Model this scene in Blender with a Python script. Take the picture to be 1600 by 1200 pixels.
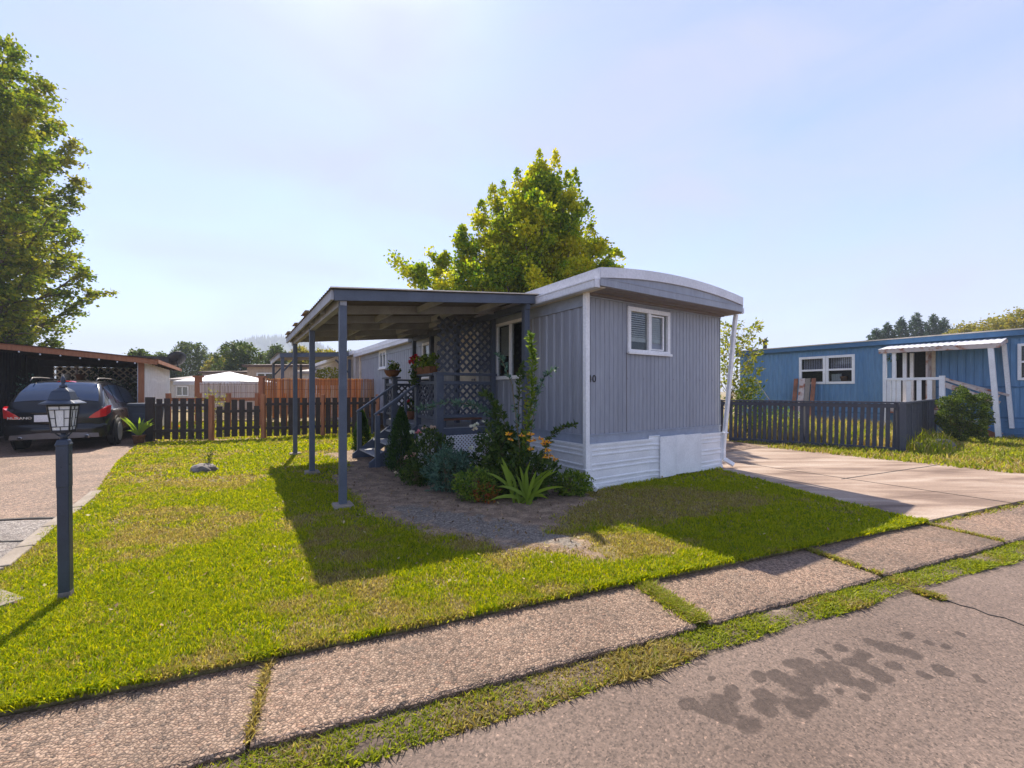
import bpy, bmesh, math, random
import numpy as np
from mathutils import Vector, Matrix
R = math.radians
rng = np.random.default_rng(7)
random.seed(7)
for o in list(bpy.data.objects): bpy.data.objects.remove(o)
S = bpy.context.scene
# ------------------------------------------------------------------ camera
F = 660.0; HZ = 611.0; CH = 1.5            # focal length and horizon in pixels of a 1600 px wide picture, eye height
cd = bpy.data.cameras.new('camera'); cam = bpy.data.objects.new('camera', cd); S.collection.objects.link(cam)
cam.location = (0, 0, CH); cam.rotation_euler = (R(90), 0, 0)
cd.sensor_width = 36; cd.lens = 36*F/1600; cd.shift_y = (HZ-600)/1600; cd.clip_end = 5000; cd.clip_start = .05
S.camera = cam
# ------------------------------------------------------------------ light
SUN_EL = R(51.5); SUN = Vector((-.36, .93, 0)).normalized()
W = bpy.data.worlds.new('World'); S.world = W; W.use_nodes = True
nt = W.node_tree; nt.nodes.clear()
out = nt.nodes.new('ShaderNodeOutputWorld'); bg = nt.nodes.new('ShaderNodeBackground')
sky = nt.nodes.new('ShaderNodeTexSky'); sky.sky_type = 'NISHITA'; sky.sun_disc = False
sky.sun_elevation = SUN_EL; sky.sun_rotation = math.atan2(SUN.x, SUN.y)
sky.air_density = 1.0; sky.dust_density = .3; sky.ozone_density = 6.0
bg.inputs[1].default_value = .090
tc = nt.nodes.new('ShaderNodeTexCoord'); mp = nt.nodes.new('ShaderNodeMapping'); mp.inputs['Scale'].default_value = (1.2, 1.2, 3.5)
mp.inputs['Rotation'].default_value = (R(8), R(-18), 0)
nz = nt.nodes.new('ShaderNodeTexNoise'); nz.inputs['Scale'].default_value = 1.9; nz.inputs['Detail'].default_value = 7; nz.inputs['Distortion'].default_value = .6
cr = nt.nodes.new('ShaderNodeValToRGB'); cr.color_ramp.elements[0].position = .36; cr.color_ramp.elements[1].position = .66
cr.color_ramp.elements[0].color = (.18, .18, .18, 1); cr.color_ramp.elements[1].color = (.80, .80, .80, 1)
mx = nt.nodes.new('ShaderNodeMix'); mx.data_type = 'RGBA'
nt.links.new(tc.outputs['Generated'], mp.inputs[0]); nt.links.new(mp.outputs[0], nz.inputs[0]); nt.links.new(nz.outputs[0], cr.inputs[0])
tn = nt.nodes.new('ShaderNodeMix'); tn.data_type = 'RGBA'; tn.blend_type = 'MULTIPLY'; tn.inputs[0].default_value = 1; tn.inputs[7].default_value = (.98, .85, .96, 1); nt.links.new(sky.outputs[0], tn.inputs[6])
nt.links.new(cr.outputs[0], mx.inputs[0]); nt.links.new(tn.outputs[2], mx.inputs[6]); mx.inputs[7].default_value = (2.22, 2.34, 2.82, 1)
nt.links.new(mx.outputs[2], bg.inputs[0]); nt.links.new(bg.outputs[0], out.inputs[0])
sd = bpy.data.lights.new('sun', 'SUN'); so = bpy.data.objects.new('sun', sd); S.collection.objects.link(so)
sd.energy = 3.1; sd.angle = R(.5); sd.color = (1, .90, .75)
sv = Vector((SUN.x*math.cos(SUN_EL), SUN.y*math.cos(SUN_EL), math.sin(SUN_EL)))
so.rotation_euler = sv.to_track_quat('Z', 'Y').to_euler()
S.view_settings.view_transform = 'Standard'; S.view_settings.look = 'None'; S.view_settings.gamma = 1
S.view_settings.exposure = 1.78
S.render.engine = 'CYCLES'
S.cycles.max_bounces = 6; S.cycles.transparent_max_bounces = 12; S.cycles.volume_bounces = 0

# ------------------------------------------------------------------ helpers
C = S.collection
def G(px, py, z=0):                         # a pixel of the 1600x1200 photo -> the point at height z it shows
    Y = F*(CH-z)/(py-HZ); return Vector(((px-800)/F*Y, Y, z))
def AT(px, py, Y): return Vector(((px-800)/F*Y, Y, CH+(HZ-py)/F*Y))
def tag(o, label=None, cat=None, group=None, kind=None):
    if label: o['label'] = label
    if cat: o['category'] = cat
    if group: o['group'] = group
    if kind: o['kind'] = kind
    return o
def thing(name, label, cat, loc=(0,0,0), rz=0, group=None):
    o = bpy.data.objects.new(name, None); C.objects.link(o); o.empty_display_size = .2
    o.location = loc; o.rotation_euler = (0, 0, rz)
    return tag(o, label, cat, group)
def copy_tree(o, parent=None):
    c = o.copy(); C.objects.link(c); c.parent = parent
    for ch in list(o.children): copy_tree(ch, c)
    return c
def V(*a): return Vector(a)
class MB:
    def __init__(s): s.v = []; s.f = []; s.sm = False
    def add(s, vs, fs):
        n = len(s.v); s.v += [tuple(v) for v in vs]; s.f += [tuple(i+n for i in f) for f in fs]; return s
    def box(s, x0, x1, y0, y1, z0, z1):
        vs = [(x0,y0,z0),(x1,y0,z0),(x1,y1,z0),(x0,y1,z0),(x0,y0,z1),(x1,y0,z1),(x1,y1,z1),(x0,y1,z1)]
        return s.add(vs, [(0,3,2,1),(4,5,6,7),(0,1,5,4),(1,2,6,5),(2,3,7,6),(3,0,4,7)])
    def frustum(s, c, w0, d0, z0, w1, d1, z1):
        x, y = c
        vs = [(x+a*w/2, y+b*d/2, z) for (w,d,z) in ((w0,d0,z0),(w1,d1,z1)) for a,b in ((-1,-1),(1,-1),(1,1),(-1,1))]
        return s.add(vs, [(0,3,2,1),(4,5,6,7),(0,1,5,4),(1,2,6,5),(2,3,7,6),(3,0,4,7)])
    def bar(s, p, q, w, h, up=(0,0,1)):         # w across, h along up
        p = Vector(p); q = Vector(q); d = (q-p).normalized(); up = Vector(up)
        sx = d.cross(up)
        if sx.length < 1e-4: sx = d.cross(Vector((0,1,0)))
        sx.normalize(); uz = sx.cross(d).normalized()
        vs = [e + sx*a*w/2 + uz*b*h/2 for e in (p, q) for a,b in ((-1,-1),(1,-1),(1,1),(-1,1))]
        return s.add(vs, [(0,3,2,1),(4,5,6,7),(0,1,5,4),(1,2,6,5),(2,3,7,6),(3,0,4,7)])
    def tube(s, pts, rad, n=8, caps=True):
        pts = [Vector(p) for p in pts]
        if not isinstance(rad, (list, tuple)): rad = [rad]*len(pts)
        rings = []
        ref = Vector((.3,.2,1)).normalized()
        for i, p in enumerate(pts):
            d = (pts[min(i+1,len(pts)-1)]-pts[max(i-1,0)]).normalized()
            a = d.cross(ref)
            if a.length < .05: a = d.cross(Vector((1,0,0)))
            a.normalize(); b = d.cross(a)
            rings.append([p + (a*math.cos(k*2*math.pi/n)+b*math.sin(k*2*math.pi/n))*rad[i] for k in range(n)])
        vs = [v for r in rings for v in r]; fs = []
        for i in range(len(pts)-1):
            for k in range(n):
                fs.append((i*n+k, i*n+(k+1)%n, (i+1)*n+(k+1)%n, (i+1)*n+k))
        if caps: fs += [tuple(range(n))[::-1], tuple((len(pts)-1)*n+k for k in range(n))]
        return s.add(vs, fs)
    def lathe(s, prof, c=(0,0,0), n=16, axis='z'):
        vs = []; fs = []
        for r, z in prof:
            for k in range(n):
                a = 2*math.pi*k/n
                p = (r*math.cos(a), r*math.sin(a), z)
                if axis == 'x': p = (z, p[0], p[1])
                if axis == 'y': p = (p[0], z, p[1])
                vs.append((c[0]+p[0], c[1]+p[1], c[2]+p[2]))
        for i in range(len(prof)-1):
            for k in range(n): fs.append((i*n+k, i*n+(k+1)%n, (i+1)*n+(k+1)%n, (i+1)*n+k))
        fs += [tuple(range(n))[::-1], tuple((len(prof)-1)*n+k for k in range(n))]
        return s.add(vs, fs)
    def prism(s, poly, z0, z1):
        n = len(poly)
        return s.add([(p[0],p[1],z0) for p in poly]+[(p[0],p[1],z1) for p in poly],
                     [tuple(range(n))[::-1], tuple(range(n,2*n))]+[(i,(i+1)%n,n+(i+1)%n,n+i) for i in range(n)])
    def build(s, name, m, parent=None, smooth=False, bevel=0, loc=None, rz=None):
        me = bpy.data.meshes.new(name); me.from_pydata(s.v, [], s.f); me.update()
        bm = bmesh.new(); bm.from_mesh(me); bmesh.ops.recalc_face_normals(bm, faces=bm.faces); bm.to_mesh(me); bm.free()
        if smooth: me.shade_smooth()
        o = bpy.data.objects.new(name, me); C.objects.link(o); me.materials.append(m)
        if parent: o.parent = parent
        if loc is not None: o.location = loc
        if rz is not None: o.rotation_euler = (0,0,rz)
        if bevel:
            b = o.modifiers.new('bevel', 'BEVEL'); b.width = bevel; b.segments = 2; b.limit_method = 'ANGLE'
        return o
def npmesh(name, verts, faces, m, parent=None, attrs=None, smooth=False):
    me = bpy.data.meshes.new(name); k = faces.shape[1]
    me.vertices.add(len(verts)); me.vertices.foreach_set('co', verts.astype(np.float32).ravel())
    me.loops.add(faces.size); me.loops.foreach_set('vertex_index', faces.astype(np.int32).ravel())
    me.polygons.add(len(faces)); me.polygons.foreach_set('loop_start', np.arange(0, faces.size, k, dtype=np.int32))
    me.polygons.foreach_set('loop_total', np.full(len(faces), k, dtype=np.int32))
    for nm, a in (attrs or {}).items():
        at = me.attributes.new(nm, 'FLOAT', 'POINT'); at.data.foreach_set('value', a.astype(np.float32))
    me.update(calc_edges=True); me.validate()
    if smooth: me.shade_smooth()
    me.materials.append(m)
    o = bpy.data.objects.new(name, me); C.objects.link(o)
    if parent: o.parent = parent
    return o
# ---------- value noise for placing things
_P = rng.random((256, 256))
def vnoise(x, y, sc):
    x = np.asarray(x)*sc+100.3; y = np.asarray(y)*sc+57.7
    xi = np.floor(x).astype(int); yi = np.floor(y).astype(int); fx = x-xi; fy = y-yi
    fx = fx*fx*(3-2*fx); fy = fy*fy*(3-2*fy)
    g = lambda a, b: _P[a % 256, b % 256]
    return (g(xi,yi)*(1-fx)+g(xi+1,yi)*fx)*(1-fy)+(g(xi,yi+1)*(1-fx)+g(xi+1,yi+1)*fx)*fy
def fbm(x, y, sc): return (vnoise(x,y,sc)+.5*vnoise(x,y,sc*2.1)+.25*vnoise(x,y,sc*4.3))/1.75
def inpoly(x, y, poly):
    x = np.asarray(x, float); y = np.asarray(y, float); r = np.zeros(x.shape, bool); n = len(poly)
    for i in range(n):
        x1, y1 = poly[i][0], poly[i][1]; x2, y2 = poly[(i+1)%n][0], poly[(i+1)%n][1]
        c = ((y1 > y) != (y2 > y)) & (x < (x2-x1)*(y-y1)/(y2-y1+1e-12)+x1); r ^= c
    return r
# ------------------------------------------------------------------ materials
def newmat(name):
    m = bpy.data.materials.new(name); m.use_nodes = True; return m, m.node_tree, m.node_tree.nodes['Principled BSDF']
def N(nt, t, **k):
    n = nt.nodes.new(t)
    for a, b in k.items(): setattr(n, a, b)
    return n
def rgb(c): return (c[0], c[1], c[2], 1)
def mixrgb(nt, fac, a, b, blend='MIX'):
    m = N(nt, 'ShaderNodeMix', data_type='RGBA', blend_type=blend)
    for s, val in ((0, fac), (6, a), (7, b)):
        if hasattr(val, 'is_output'): nt.links.new(val, m.inputs[s])
        else: m.inputs[s].default_value = val if s == 0 else rgb(val)
    return m.outputs[2]
def ramp(nt, src, stops):
    r = N(nt, 'ShaderNodeValToRGB'); e = r.color_ramp.elements
    while len(e) < len(stops): e.new(.5)
    for i, (p, c) in enumerate(stops):
        e[i].position = p; e[i].color = rgb(c) if isinstance(c, (tuple, list)) else (c, c, c, 1)
    nt.links.new(src, r.inputs[0]); return r.outputs[0]
def noise(nt, sc, det=4, coord='Object', rough=.55, stretch=None, dist=0):
    t = N(nt, 'ShaderNodeTexCoord'); n = N(nt, 'ShaderNodeTexNoise'); src = t.outputs[coord]
    if stretch:
        mp = N(nt, 'ShaderNodeMapping'); mp.inputs['Scale'].default_value = stretch; nt.links.new(src, mp.inputs[0]); src = mp.outputs[0]
    n.inputs['Scale'].default_value = sc; n.inputs['Detail'].default_value = det; n.inputs['Roughness'].default_value = rough; n.inputs['Distortion'].default_value = dist
    nt.links.new(src, n.inputs['Vector']); return n.outputs[0]
def voro(nt, sc, feat='F1', coord='Object', out=0, rand=1):
    t = N(nt, 'ShaderNodeTexCoord'); v = N(nt, 'ShaderNodeTexVoronoi', feature=feat); v.inputs['Scale'].default_value = sc
    v.inputs['Randomness'].default_value = rand
    nt.links.new(t.outputs[coord], v.inputs['Vector']); return v.outputs[out]
def bump(nt, p, h, st, dist=.01):
    b = N(nt, 'ShaderNodeBump'); b.inputs['Strength'].default_value = st; b.inputs['Distance'].default_value = dist
    nt.links.new(h, b.inputs['Height']); nt.links.new(b.outputs[0], p.inputs['Normal']); return b
def mat(name, col, rough=.6, col2=None, nsc=6, bmp=0, bsc=60, metal=0, spec=.5, stretch=None, lo=.35, hi=.7, coat=0):
    m, nt, p = newmat(name)
    p.inputs['Roughness'].default_value = rough; p.inputs['Metallic'].default_value = metal; p.inputs['Specular IOR Level'].default_value = spec
    p.inputs['Coat Weight'].default_value = coat
    if col2 is None: col2 = tuple(c*.82 for c in col)
    f = ramp(nt, noise(nt, nsc, 5, stretch=stretch), [(lo, 0.), (hi, 1.)])
    fine = ramp(nt, noise(nt, nsc*14, 3, stretch=stretch), [(.3, (.88,)*3), (.7, (1.08,)*3)])
    nt.links.new(mixrgb(nt, 1., mixrgb(nt, f, col, col2), fine, 'MULTIPLY'), p.inputs['Base Color'])
    if rough < .9: nt.links.new(ramp(nt, noise(nt, nsc*2.3, 4), [(.3, max(.1,rough-.08)), (.7, min(1,rough+.14))]), p.inputs['Roughness'])
    if bmp: bump(nt, p, noise(nt, bsc, 3, stretch=stretch), bmp)
    return m
def leafmat(name, stops, tr=.45, patch=None, psc=.5, rough=.55, gain=1.25):
    """leaf: colour by leaf at random, diffuse + light coming through; patch = second set of colours in big clumps"""
    m = bpy.data.materials.new(name); m.use_nodes = True; nt = m.node_tree; nt.nodes.clear()
    o = N(nt, 'ShaderNodeOutputMaterial'); g = N(nt, 'ShaderNodeNewGeometry')
    n = len(stops); c = ramp(nt, g.outputs['Random Per Island'], [(i/(n-1), s) for i, s in enumerate(stops)])
    if patch:
        k = len(patch); c2 = ramp(nt, g.outputs['Random Per Island'], [(i/max(1,k-1), s) for i, s in enumerate(patch)])
        c = mixrgb(nt, ramp(nt, noise(nt, psc, 3), [(.46, 0.), (.6, 1.)]), c, c2)
    d = N(nt, 'ShaderNodeBsdfPrincipled'); d.inputs['Roughness'].default_value = rough; d.inputs['Specular IOR Level'].default_value = .3
    t = N(nt, 'ShaderNodeBsdfTranslucent'); nt.links.new(c, d.inputs['Base Color'])
    tcx = mixrgb(nt, 1., c, (gain, gain*1.02, gain*.6), 'MULTIPLY'); nt.links.new(tcx, t.inputs[0])
    mx = N(nt, 'ShaderNodeMixShader'); mx.inputs[0].default_value = tr
    nt.links.new(d.outputs[0], mx.inputs[1]); nt.links.new(t.outputs[0], mx.inputs[2]); nt.links.new(mx.outputs[0], o.inputs[0])
    return m
def glassmat(name, tint=(.75,.78,.78), refl=.03):
    m = bpy.data.materials.new(name); m.use_nodes = True; nt = m.node_tree; nt.nodes.clear()
    o = N(nt, 'ShaderNodeOutputMaterial'); t = N(nt, 'ShaderNodeBsdfTransparent'); t.inputs[0].default_value = rgb(tint)
    g = N(nt, 'ShaderNodeBsdfGlossy'); g.inputs['Roughness'].default_value = .04
    f = N(nt, 'ShaderNodeLayerWeight'); f.inputs[0].default_value = .5
    r = ramp(nt, f.outputs['Facing'], [(0, refl), (.5, refl+.03), (.8, .25), (1, .9)])
    mx = N(nt, 'ShaderNodeMixShader'); nt.links.new(r, mx.inputs[0]); nt.links.new(t.outputs[0], mx.inputs[1]); nt.links.new(g.outputs[0], mx.inputs[2])
    nt.links.new(mx.outputs[0], o.inputs[0]); return m
M = {}
M['siding'] = mat('grey_violet_siding', (.31,.328,.378), .42, (.25,.265,.31), 2.2, .2, 25, stretch=(1,1,.10))
M['sidingleft'] = M['siding']
M['band'] = mat('grey_blue_trim', (.31,.35,.43), .45)
M['white'] = mat('white_paint', (.86,.86,.87), .45, (.74,.74,.75), 3, .05, 40)
M['skirt'] = mat('white_skirt_paint', (.87,.87,.88), .4, (.72,.72,.73), 2.2, .05, 30, stretch=(1,1,3))
M['roofwhite'] = mat('white_roof_metal', (.72,.72,.76), .4, (.6,.6,.63), 2)
M['cream'] = mat('cream_gutter', (.72,.64,.52), .5, (.55,.46,.34), 3)
M['soffit'] = mat('soffit_grey', (.24,.21,.21), .7)
M['slate'] = mat('slate_paint', (.085,.105,.145), .5, (.065,.08,.11), 4, .15, 40)
M['lampp'] = mat('navy_lamp_paint', (.035,.05,.08), .35, (.025,.035,.055), 6, .1, 40)
M['slate_lit'] = mat('slate_paint_bounce_lit', (.38,.39,.42), .6, (.26,.27,.30), 3, .1, 40)  # slate lifted in colour so the shaded rafters look lit by ground bounce
M['darkrail'] = mat('dark_rail_paint', (.06,.075,.105), .5, (.045,.055,.08), 5, .1, 40)
M['corr'] = mat('weathered_corrugated_sheet', (.17,.15,.13), .5, (.12,.10,.085), 2)
M['door'] = mat('cream_door', (.80,.72,.62), .5)
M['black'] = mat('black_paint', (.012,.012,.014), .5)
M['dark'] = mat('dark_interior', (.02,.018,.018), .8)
M['glass'] = glassmat('window_glass')
M['blind'] = mat('window_blind', (.85,.82,.80), .6)
M['curtain'] = mat('lilac_curtain_reflection', (.72,.66,.80), .8, (.62,.56,.7), 9)
M['fence'] = mat('dark_brown_fence_stain', (.052,.036,.029), .75, (.03,.024,.022), 5, .3, 30, stretch=(4,4,.6))
M['cedar'] = mat('orange_cedar', (.42,.17,.075), .7, (.30,.11,.05), 5, .2, 30, stretch=(4,4,.6))
M['fence2'] = mat('slate_fence_paint', (.055,.06,.08), .7, (.085,.085,.10), 3, .25, 30, stretch=(3,3,.5), lo=.5, hi=.8)
M['blue'] = mat('blue_siding', (.085,.21,.38), .45, (.13,.27,.45), 1.2, .1, 20, stretch=(1,1,.15))
M['bluetrim'] = mat('blue_trim', (.06,.16,.30), .5)
M['bark'] = mat('tree_bark', (.13,.095,.07), .9, (.08,.06,.045), 6, .8, 20, stretch=(2,2,.4))
M['twig'] = mat('green_brown_twig', (.14,.11,.05), .8)
M['rock'] = mat('grey_rock', (.22,.19,.18), .85, (.10,.09,.085), 9, .7, 25)
M['concrete'] = mat('pale_concrete', (.30,.255,.21), .9, (.2,.165,.13), 2.5, .3, 80)
M['chrome'] = mat('chrome', (.6,.6,.62), .2, metal=1)
M['alloy'] = mat('alloy_rim', (.42,.42,.44), .45, metal=.3)
M['rubber'] = mat('tyre_rubber', (.02,.02,.02), .8)
M['rust'] = mat('rusty_wood', (.33,.12,.06), .85, (.16,.07,.04), 4, .3, 20)
M['oldwood'] = mat('weathered_white_wood', (.55,.47,.43), .8, (.33,.12,.06), 5, .3, 30, lo=.5, hi=.66)
M['terra'] = mat('terracotta', (.3,.13,.06), .7, (.2,.08,.04), 10)
M['coir'] = mat('coconut_basket', (.2,.085,.035), .9, (.1,.045,.02), 20, .8, 60)
M['bin'] = mat('grey_blue_bin_plastic', (.06,.075,.10), .55)
M['benchwood'] = mat('bench_wood', (.28,.13,.085), .5, (.2,.09,.06), 5, .1, 20, stretch=(.4,4,4))
# ------------------------------------------------------------------ ground surfaces
ZW, ZR = -.035, -.085                       # top of the aggregate walk, top of the road
def aggregate(name, base, dark, light, sc=38, tint=(.36,.24,.17)):
    m, nt, p = newmat(name)
    cell = voro(nt, sc, out=1); dist = voro(nt, sc, feat='DISTANCE_TO_EDGE')
    v = ramp(nt, cell, [(0., dark), (.35, base), (.7, light), (1., tint)])
    gap = ramp(nt, dist, [(.0, (.35,.32,.28)), (.12, (1.,1.,1.))])
    big = ramp(nt, noise(nt, 1.3, 4), [(.3, (.66,.63,.60)), (.5, (.95,.93,.9)), (.7, (1.18,1.12,1.06))])
    c = mixrgb(nt, 1., mixrgb(nt, 1., v, gap, 'MULTIPLY'), big, 'MULTIPLY')
    g_ = N(nt, 'ShaderNodeNewGeometry'); c = mixrgb(nt, 1., c, ramp(nt, g_.outputs['Random Per Island'], [(0,(.86,.84,.82)),(1,(1.08,1.06,1.04))]), 'MULTIPLY')
    c = mixrgb(nt, ramp(nt, noise(nt, 3.5, 6, rough=.7), [(.56, 0.), (.72, .5)]), c, (.10,.085,.07))
    nt.links.new(c, p.inputs['Base Color']); p.inputs['Roughness'].default_value = .75
    bump(nt, p, ramp(nt, dist, [(0,0.),(.3,1.)]), .8, .006); return m
M['agg'] = aggregate('exposed_aggregate', (.20,.135,.098), (.05,.038,.032), (.35,.255,.195), 62, (.24,.13,.085))
M['aggfar'] = aggregate('brown_aggregate_drive', (.19,.13,.105), (.09,.065,.055), (.36,.26,.20), 42, (.28,.16,.11))
def asphaltmat():
    m, nt, p = newmat('road_asphalt')
    a = N(nt, 'ShaderNodeAttribute', attribute_name='stain')
    base = ramp(nt, noise(nt, .9, 6), [(.3, (.12,.085,.068)), (.7, (.175,.128,.104))])
    sp = ramp(nt, voro(nt, 110, out=1), [(.0, (.30,.29,.28)), (.3, (.8,.8,.8)), (.8, (1.15,1.12,1.1)), (.93, (1.5,1.45,1.4)), (1., (2.6,2.4,2.2))])
    g = ramp(nt, noise(nt, 45, 5, rough=.7), [(.3, (.62,.62,.62)), (.7, (1.3,1.3,1.3))])
    c = mixrgb(nt, 1., mixrgb(nt, 1., base, sp, 'MULTIPLY'), g, 'MULTIPLY')
    cl = N(nt, 'ShaderNodeMath', operation='ADD'); nt.links.new(a.outputs['Fac'], cl.inputs[0])
    s2 = N(nt, 'ShaderNodeMath', operation='MULTIPLY_ADD'); nt.links.new(noise(nt, 10, 5), s2.inputs[0]); s2.inputs[1].default_value = .7; s2.inputs[2].default_value = -.35
    nt.links.new(s2.outputs[0], cl.inputs[1])
    f = ramp(nt, cl.outputs[0], [(.50, 0.), (.64, .80)])
    f = mixrgb(nt, 1., f, ramp(nt, noise(nt, 22, 4), [(.3,(.72,.72,.72)),(.65,(1.,1.,1.))]), 'MULTIPLY')
    c = mixrgb(nt, f, c, (.03,.019,.015))
    nt.links.new(c, p.inputs['Base Color']); p.inputs['Roughness'].default_value = .85
    bump(nt, p, noise(nt, 130, 3), .6, .006); return m
M['asphalt'] = asphaltmat()
def soilmat(name, c1, c2, c3, sc=3):
    m, nt, p = newmat(name)
    c = ramp(nt, noise(nt, sc, 7, rough=.7), [(.3, c1), (.5, c2), (.7, c3)])
    f = ramp(nt, voro(nt, 60, out=1), [(0, (.6,.6,.6)), (1, (1.25,1.25,1.25))])
    nt.links.new(mixrgb(nt, 1., c, f, 'MULTIPLY'), p.inputs['Base Color']); p.inputs['Roughness'].default_value = .95
    bump(nt, p, noise(nt, 45, 5), .9, .02); return m
M['soil'] = soilmat('lawn_soil', (.12,.10,.03), (.19,.15,.06), (.27,.20,.10))
M['mulch'] = soilmat('bark_mulch', (.05,.035,.028), (.12,.085,.065), (.24,.18,.13), 5)
M['dryground'] = soilmat('dry_grass_ground', (.16,.14,.05), (.26,.19,.08), (.34,.24,.11), 1.2)
M['gravel'] = aggregate('dark_gravel', (.13,.12,.115), (.06,.055,.05), (.22,.2,.18), 60, (.15,.12,.10))
def concmat():
    m, nt, p = newmat('driveway_concrete')
    st = ramp(nt, noise(nt, 1.1, 6, stretch=(.5,2.2,1), dist=.4), [(.34, (.14,.09,.065)), (.5, (.28,.20,.15)), (.7, (.40,.32,.26))])
    g = ramp(nt, noise(nt, 60, 3), [(.3, (.8,.8,.8)), (.7, (1.15,1.15,1.15))])
    nt.links.new(mixrgb(nt, 1., st, g, 'MULTIPLY'), p.inputs['Base Color']); p.inputs['Roughness'].default_value = .8
    bump(nt, p, noise(nt, 90, 3), .4, .004); return m
M['conc'] = concmat()
# the ground out to the horizon
mb = MB(); n = 8
mb.add([(-1550,-35,-.14),(1050,-35,-.14),(1050,1400,-.14),(-1550,1400,-.14)], [(0,1,2,3)])
tag(mb.build('ground', M['dryground']), kind='structure')
# road: fine sheet in street axes
SD = Vector((1, .4, 0)).normalized(); SN = Vector((-SD.y, SD.x, 0))
O0 = Vector((0, 2.10, 0))
def street(a, b, z=0): p = O0 + SD*a + SN*b; return Vector((p.x, p.y, z))
stains = []
def zoomG(x, y): return G(x/2+800, y/2+700, ZR)
for (x1,y1,x2,y2,r) in [(1225,585,1250,585,.075),(1312,610,1345,616,.08),(1125,612,1240,642,.10),(1240,645,1345,688,.115),(1005,620,1090,645,.09),(1090,650,1180,680,.10),
    (870,675,895,675,.11),(925,712,1070,672,.13),(1045,735,1085,742,.10),(1120,700,1150,730,.12),(815,705,900,750,.11),(900,750,975,790,.13),(800,765,812,775,.12),
    (775,812,785,820,.09),(885,800,915,825,.13),(690,748,692,780,.08),(640,790,665,800,.09),(540,805,590,812,.09),(640,835,740,860,.17),(812,695,830,702,.09),(978,606,984,609,.04),
    (1440,715,1465,728,.05),(585,676,600,678,.03),(1030,760,1080,775,.07),(1265,705,1285,710,.05),(955,640,985,650,.05),(760,710,770,720,.05),(1395,585,1405,590,.05),(620,720,622,722,.04)]:
    p_, q_ = zoomG(x1,y1), zoomG(x2,y2); ns_ = max(1, int((q_-p_).length/(r*.75)))
    for k_ in range(ns_+1): c_ = p_.lerp(q_, k_/ns_)+Vector((random.uniform(-.35,.35)*r, random.uniform(-.3,.3)*r, 0)); stains.append((c_, c_+Vector((.02,.012,0)), r*random.uniform(.36,.66)))
st = .022
aa = np.arange(-6, 9, st); bb = np.arange(-2.4, 0.03, st)
A_, B_ = np.meshgrid(aa, bb); X = O0.x+SD.x*A_+SN.x*B_; Y = O0.y+SD.y*A_+SN.y*B_
s_ = np.full(X.shape, -1.)
for p, q, r in stains:
    dx, dy = q.x-p.x, q.y-p.y; L = dx*dx+dy*dy+1e-6
    t = np.clip(((X-p.x)*dx+(Y-p.y)*dy)/L, 0, 1)
    d = np.hypot(X-p.x-t*dx, Y-p.y-t*dy)
    s_ = np.maximum(s_, 1-d/(2*r))
crack = np.abs(((X-3.35)*.43+(Y-2.55)*-.9)*1.0 + .02*(fbm(X,Y,6)-.5))
Zr = ZR + .006*(fbm(X,Y,1.2)-.5)
nb, na = X.shape; idx = np.arange(nb*na).reshape(nb, na)
fc = np.stack([idx[:-1,:-1], idx[:-1,1:], idx[1:,1:], idx[1:,:-1]], -1).reshape(-1, 4)
road = npmesh('road', np.stack([X,Y,Zr],-1).reshape(-1,3), fc, M['asphalt'], None, {'stain': np.clip(s_, 0, 1).ravel()}, True)
tag(road, kind='structure')
mb = MB()
def quad(mb, pts): mb.add(pts, [tuple(range(len(pts)))]); return mb
quad(mb, [street(-60,-12,ZR-.012), street(60,-12,ZR-.012), street(60,0,ZR-.012), street(-60,0,ZR-.012)])
mb.build('road_shoulder', M['asphalt'], road)
# aggregate walk: slabs with gaps, rough outer edge
SW0, SW1 = .17, .80
def slab(mb, a0, a1, b0, b1, z, skew=0, amp=.012):
    na_ = max(2, int((a1-a0)/.04)); vs = []; fs = []
    for i in range(na_+1):
        a = a0+(a1-a0)*i/na_; e = amp*(random.random()-.3)*2
        e2 = amp*.3*random.random()
        for (b, z_) in ((b0+e, z-.11), (b0+e*.6, z-.012), (b0+.018+e2, z), (b1, z), (b1, z-.11)):
            s = street(a+skew*(b-b0), b, z_); vs.append(s)
    for i in range(na_):
        for j in range(4): fs.append((i*5+j, (i+1)*5+j, (i+1)*5+j+1, i*5+j+1))
    fs += [(0,1,2,3,4), tuple(na_*5+j for j in (4,3,2,1,0))]
    return mb.add(vs, fs)
mb = MB()
def sa(px, py): return (G(px,py,ZW)-O0).dot(SD)
cuts = [-9, -1.165, 1.43, 3.40, 5.48, 8, 12, 30]
gaps = [0, .018, .11, .05, .04, .02, .0, 0]
for i in range(len(cuts)-1):
    slab(mb, cuts[i]+gaps[i]/2, cuts[i+1]-gaps[i+1]/2, SW0, SW1, ZW - (.0 if i % 2 else .006), 0)
tag(mb.build('sidewalk', M['agg'], smooth=False), kind='structure')
mb = MB(); cp_ = [G(1478,938,ZR), G(1500,946,ZR), G(1522,951,ZR), G(1545,961,ZR), G(1570,966,ZR), G(1600,978,ZR), G(1680,1004,ZR)]
for p, q in zip(cp_, cp_[1:]): mb.bar(p+Vector((0,0,.001)), q+Vector((0,0,.001)), .009, .008)
tag(mb.build('road_crack', M['dark']), kind='structure')
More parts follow.
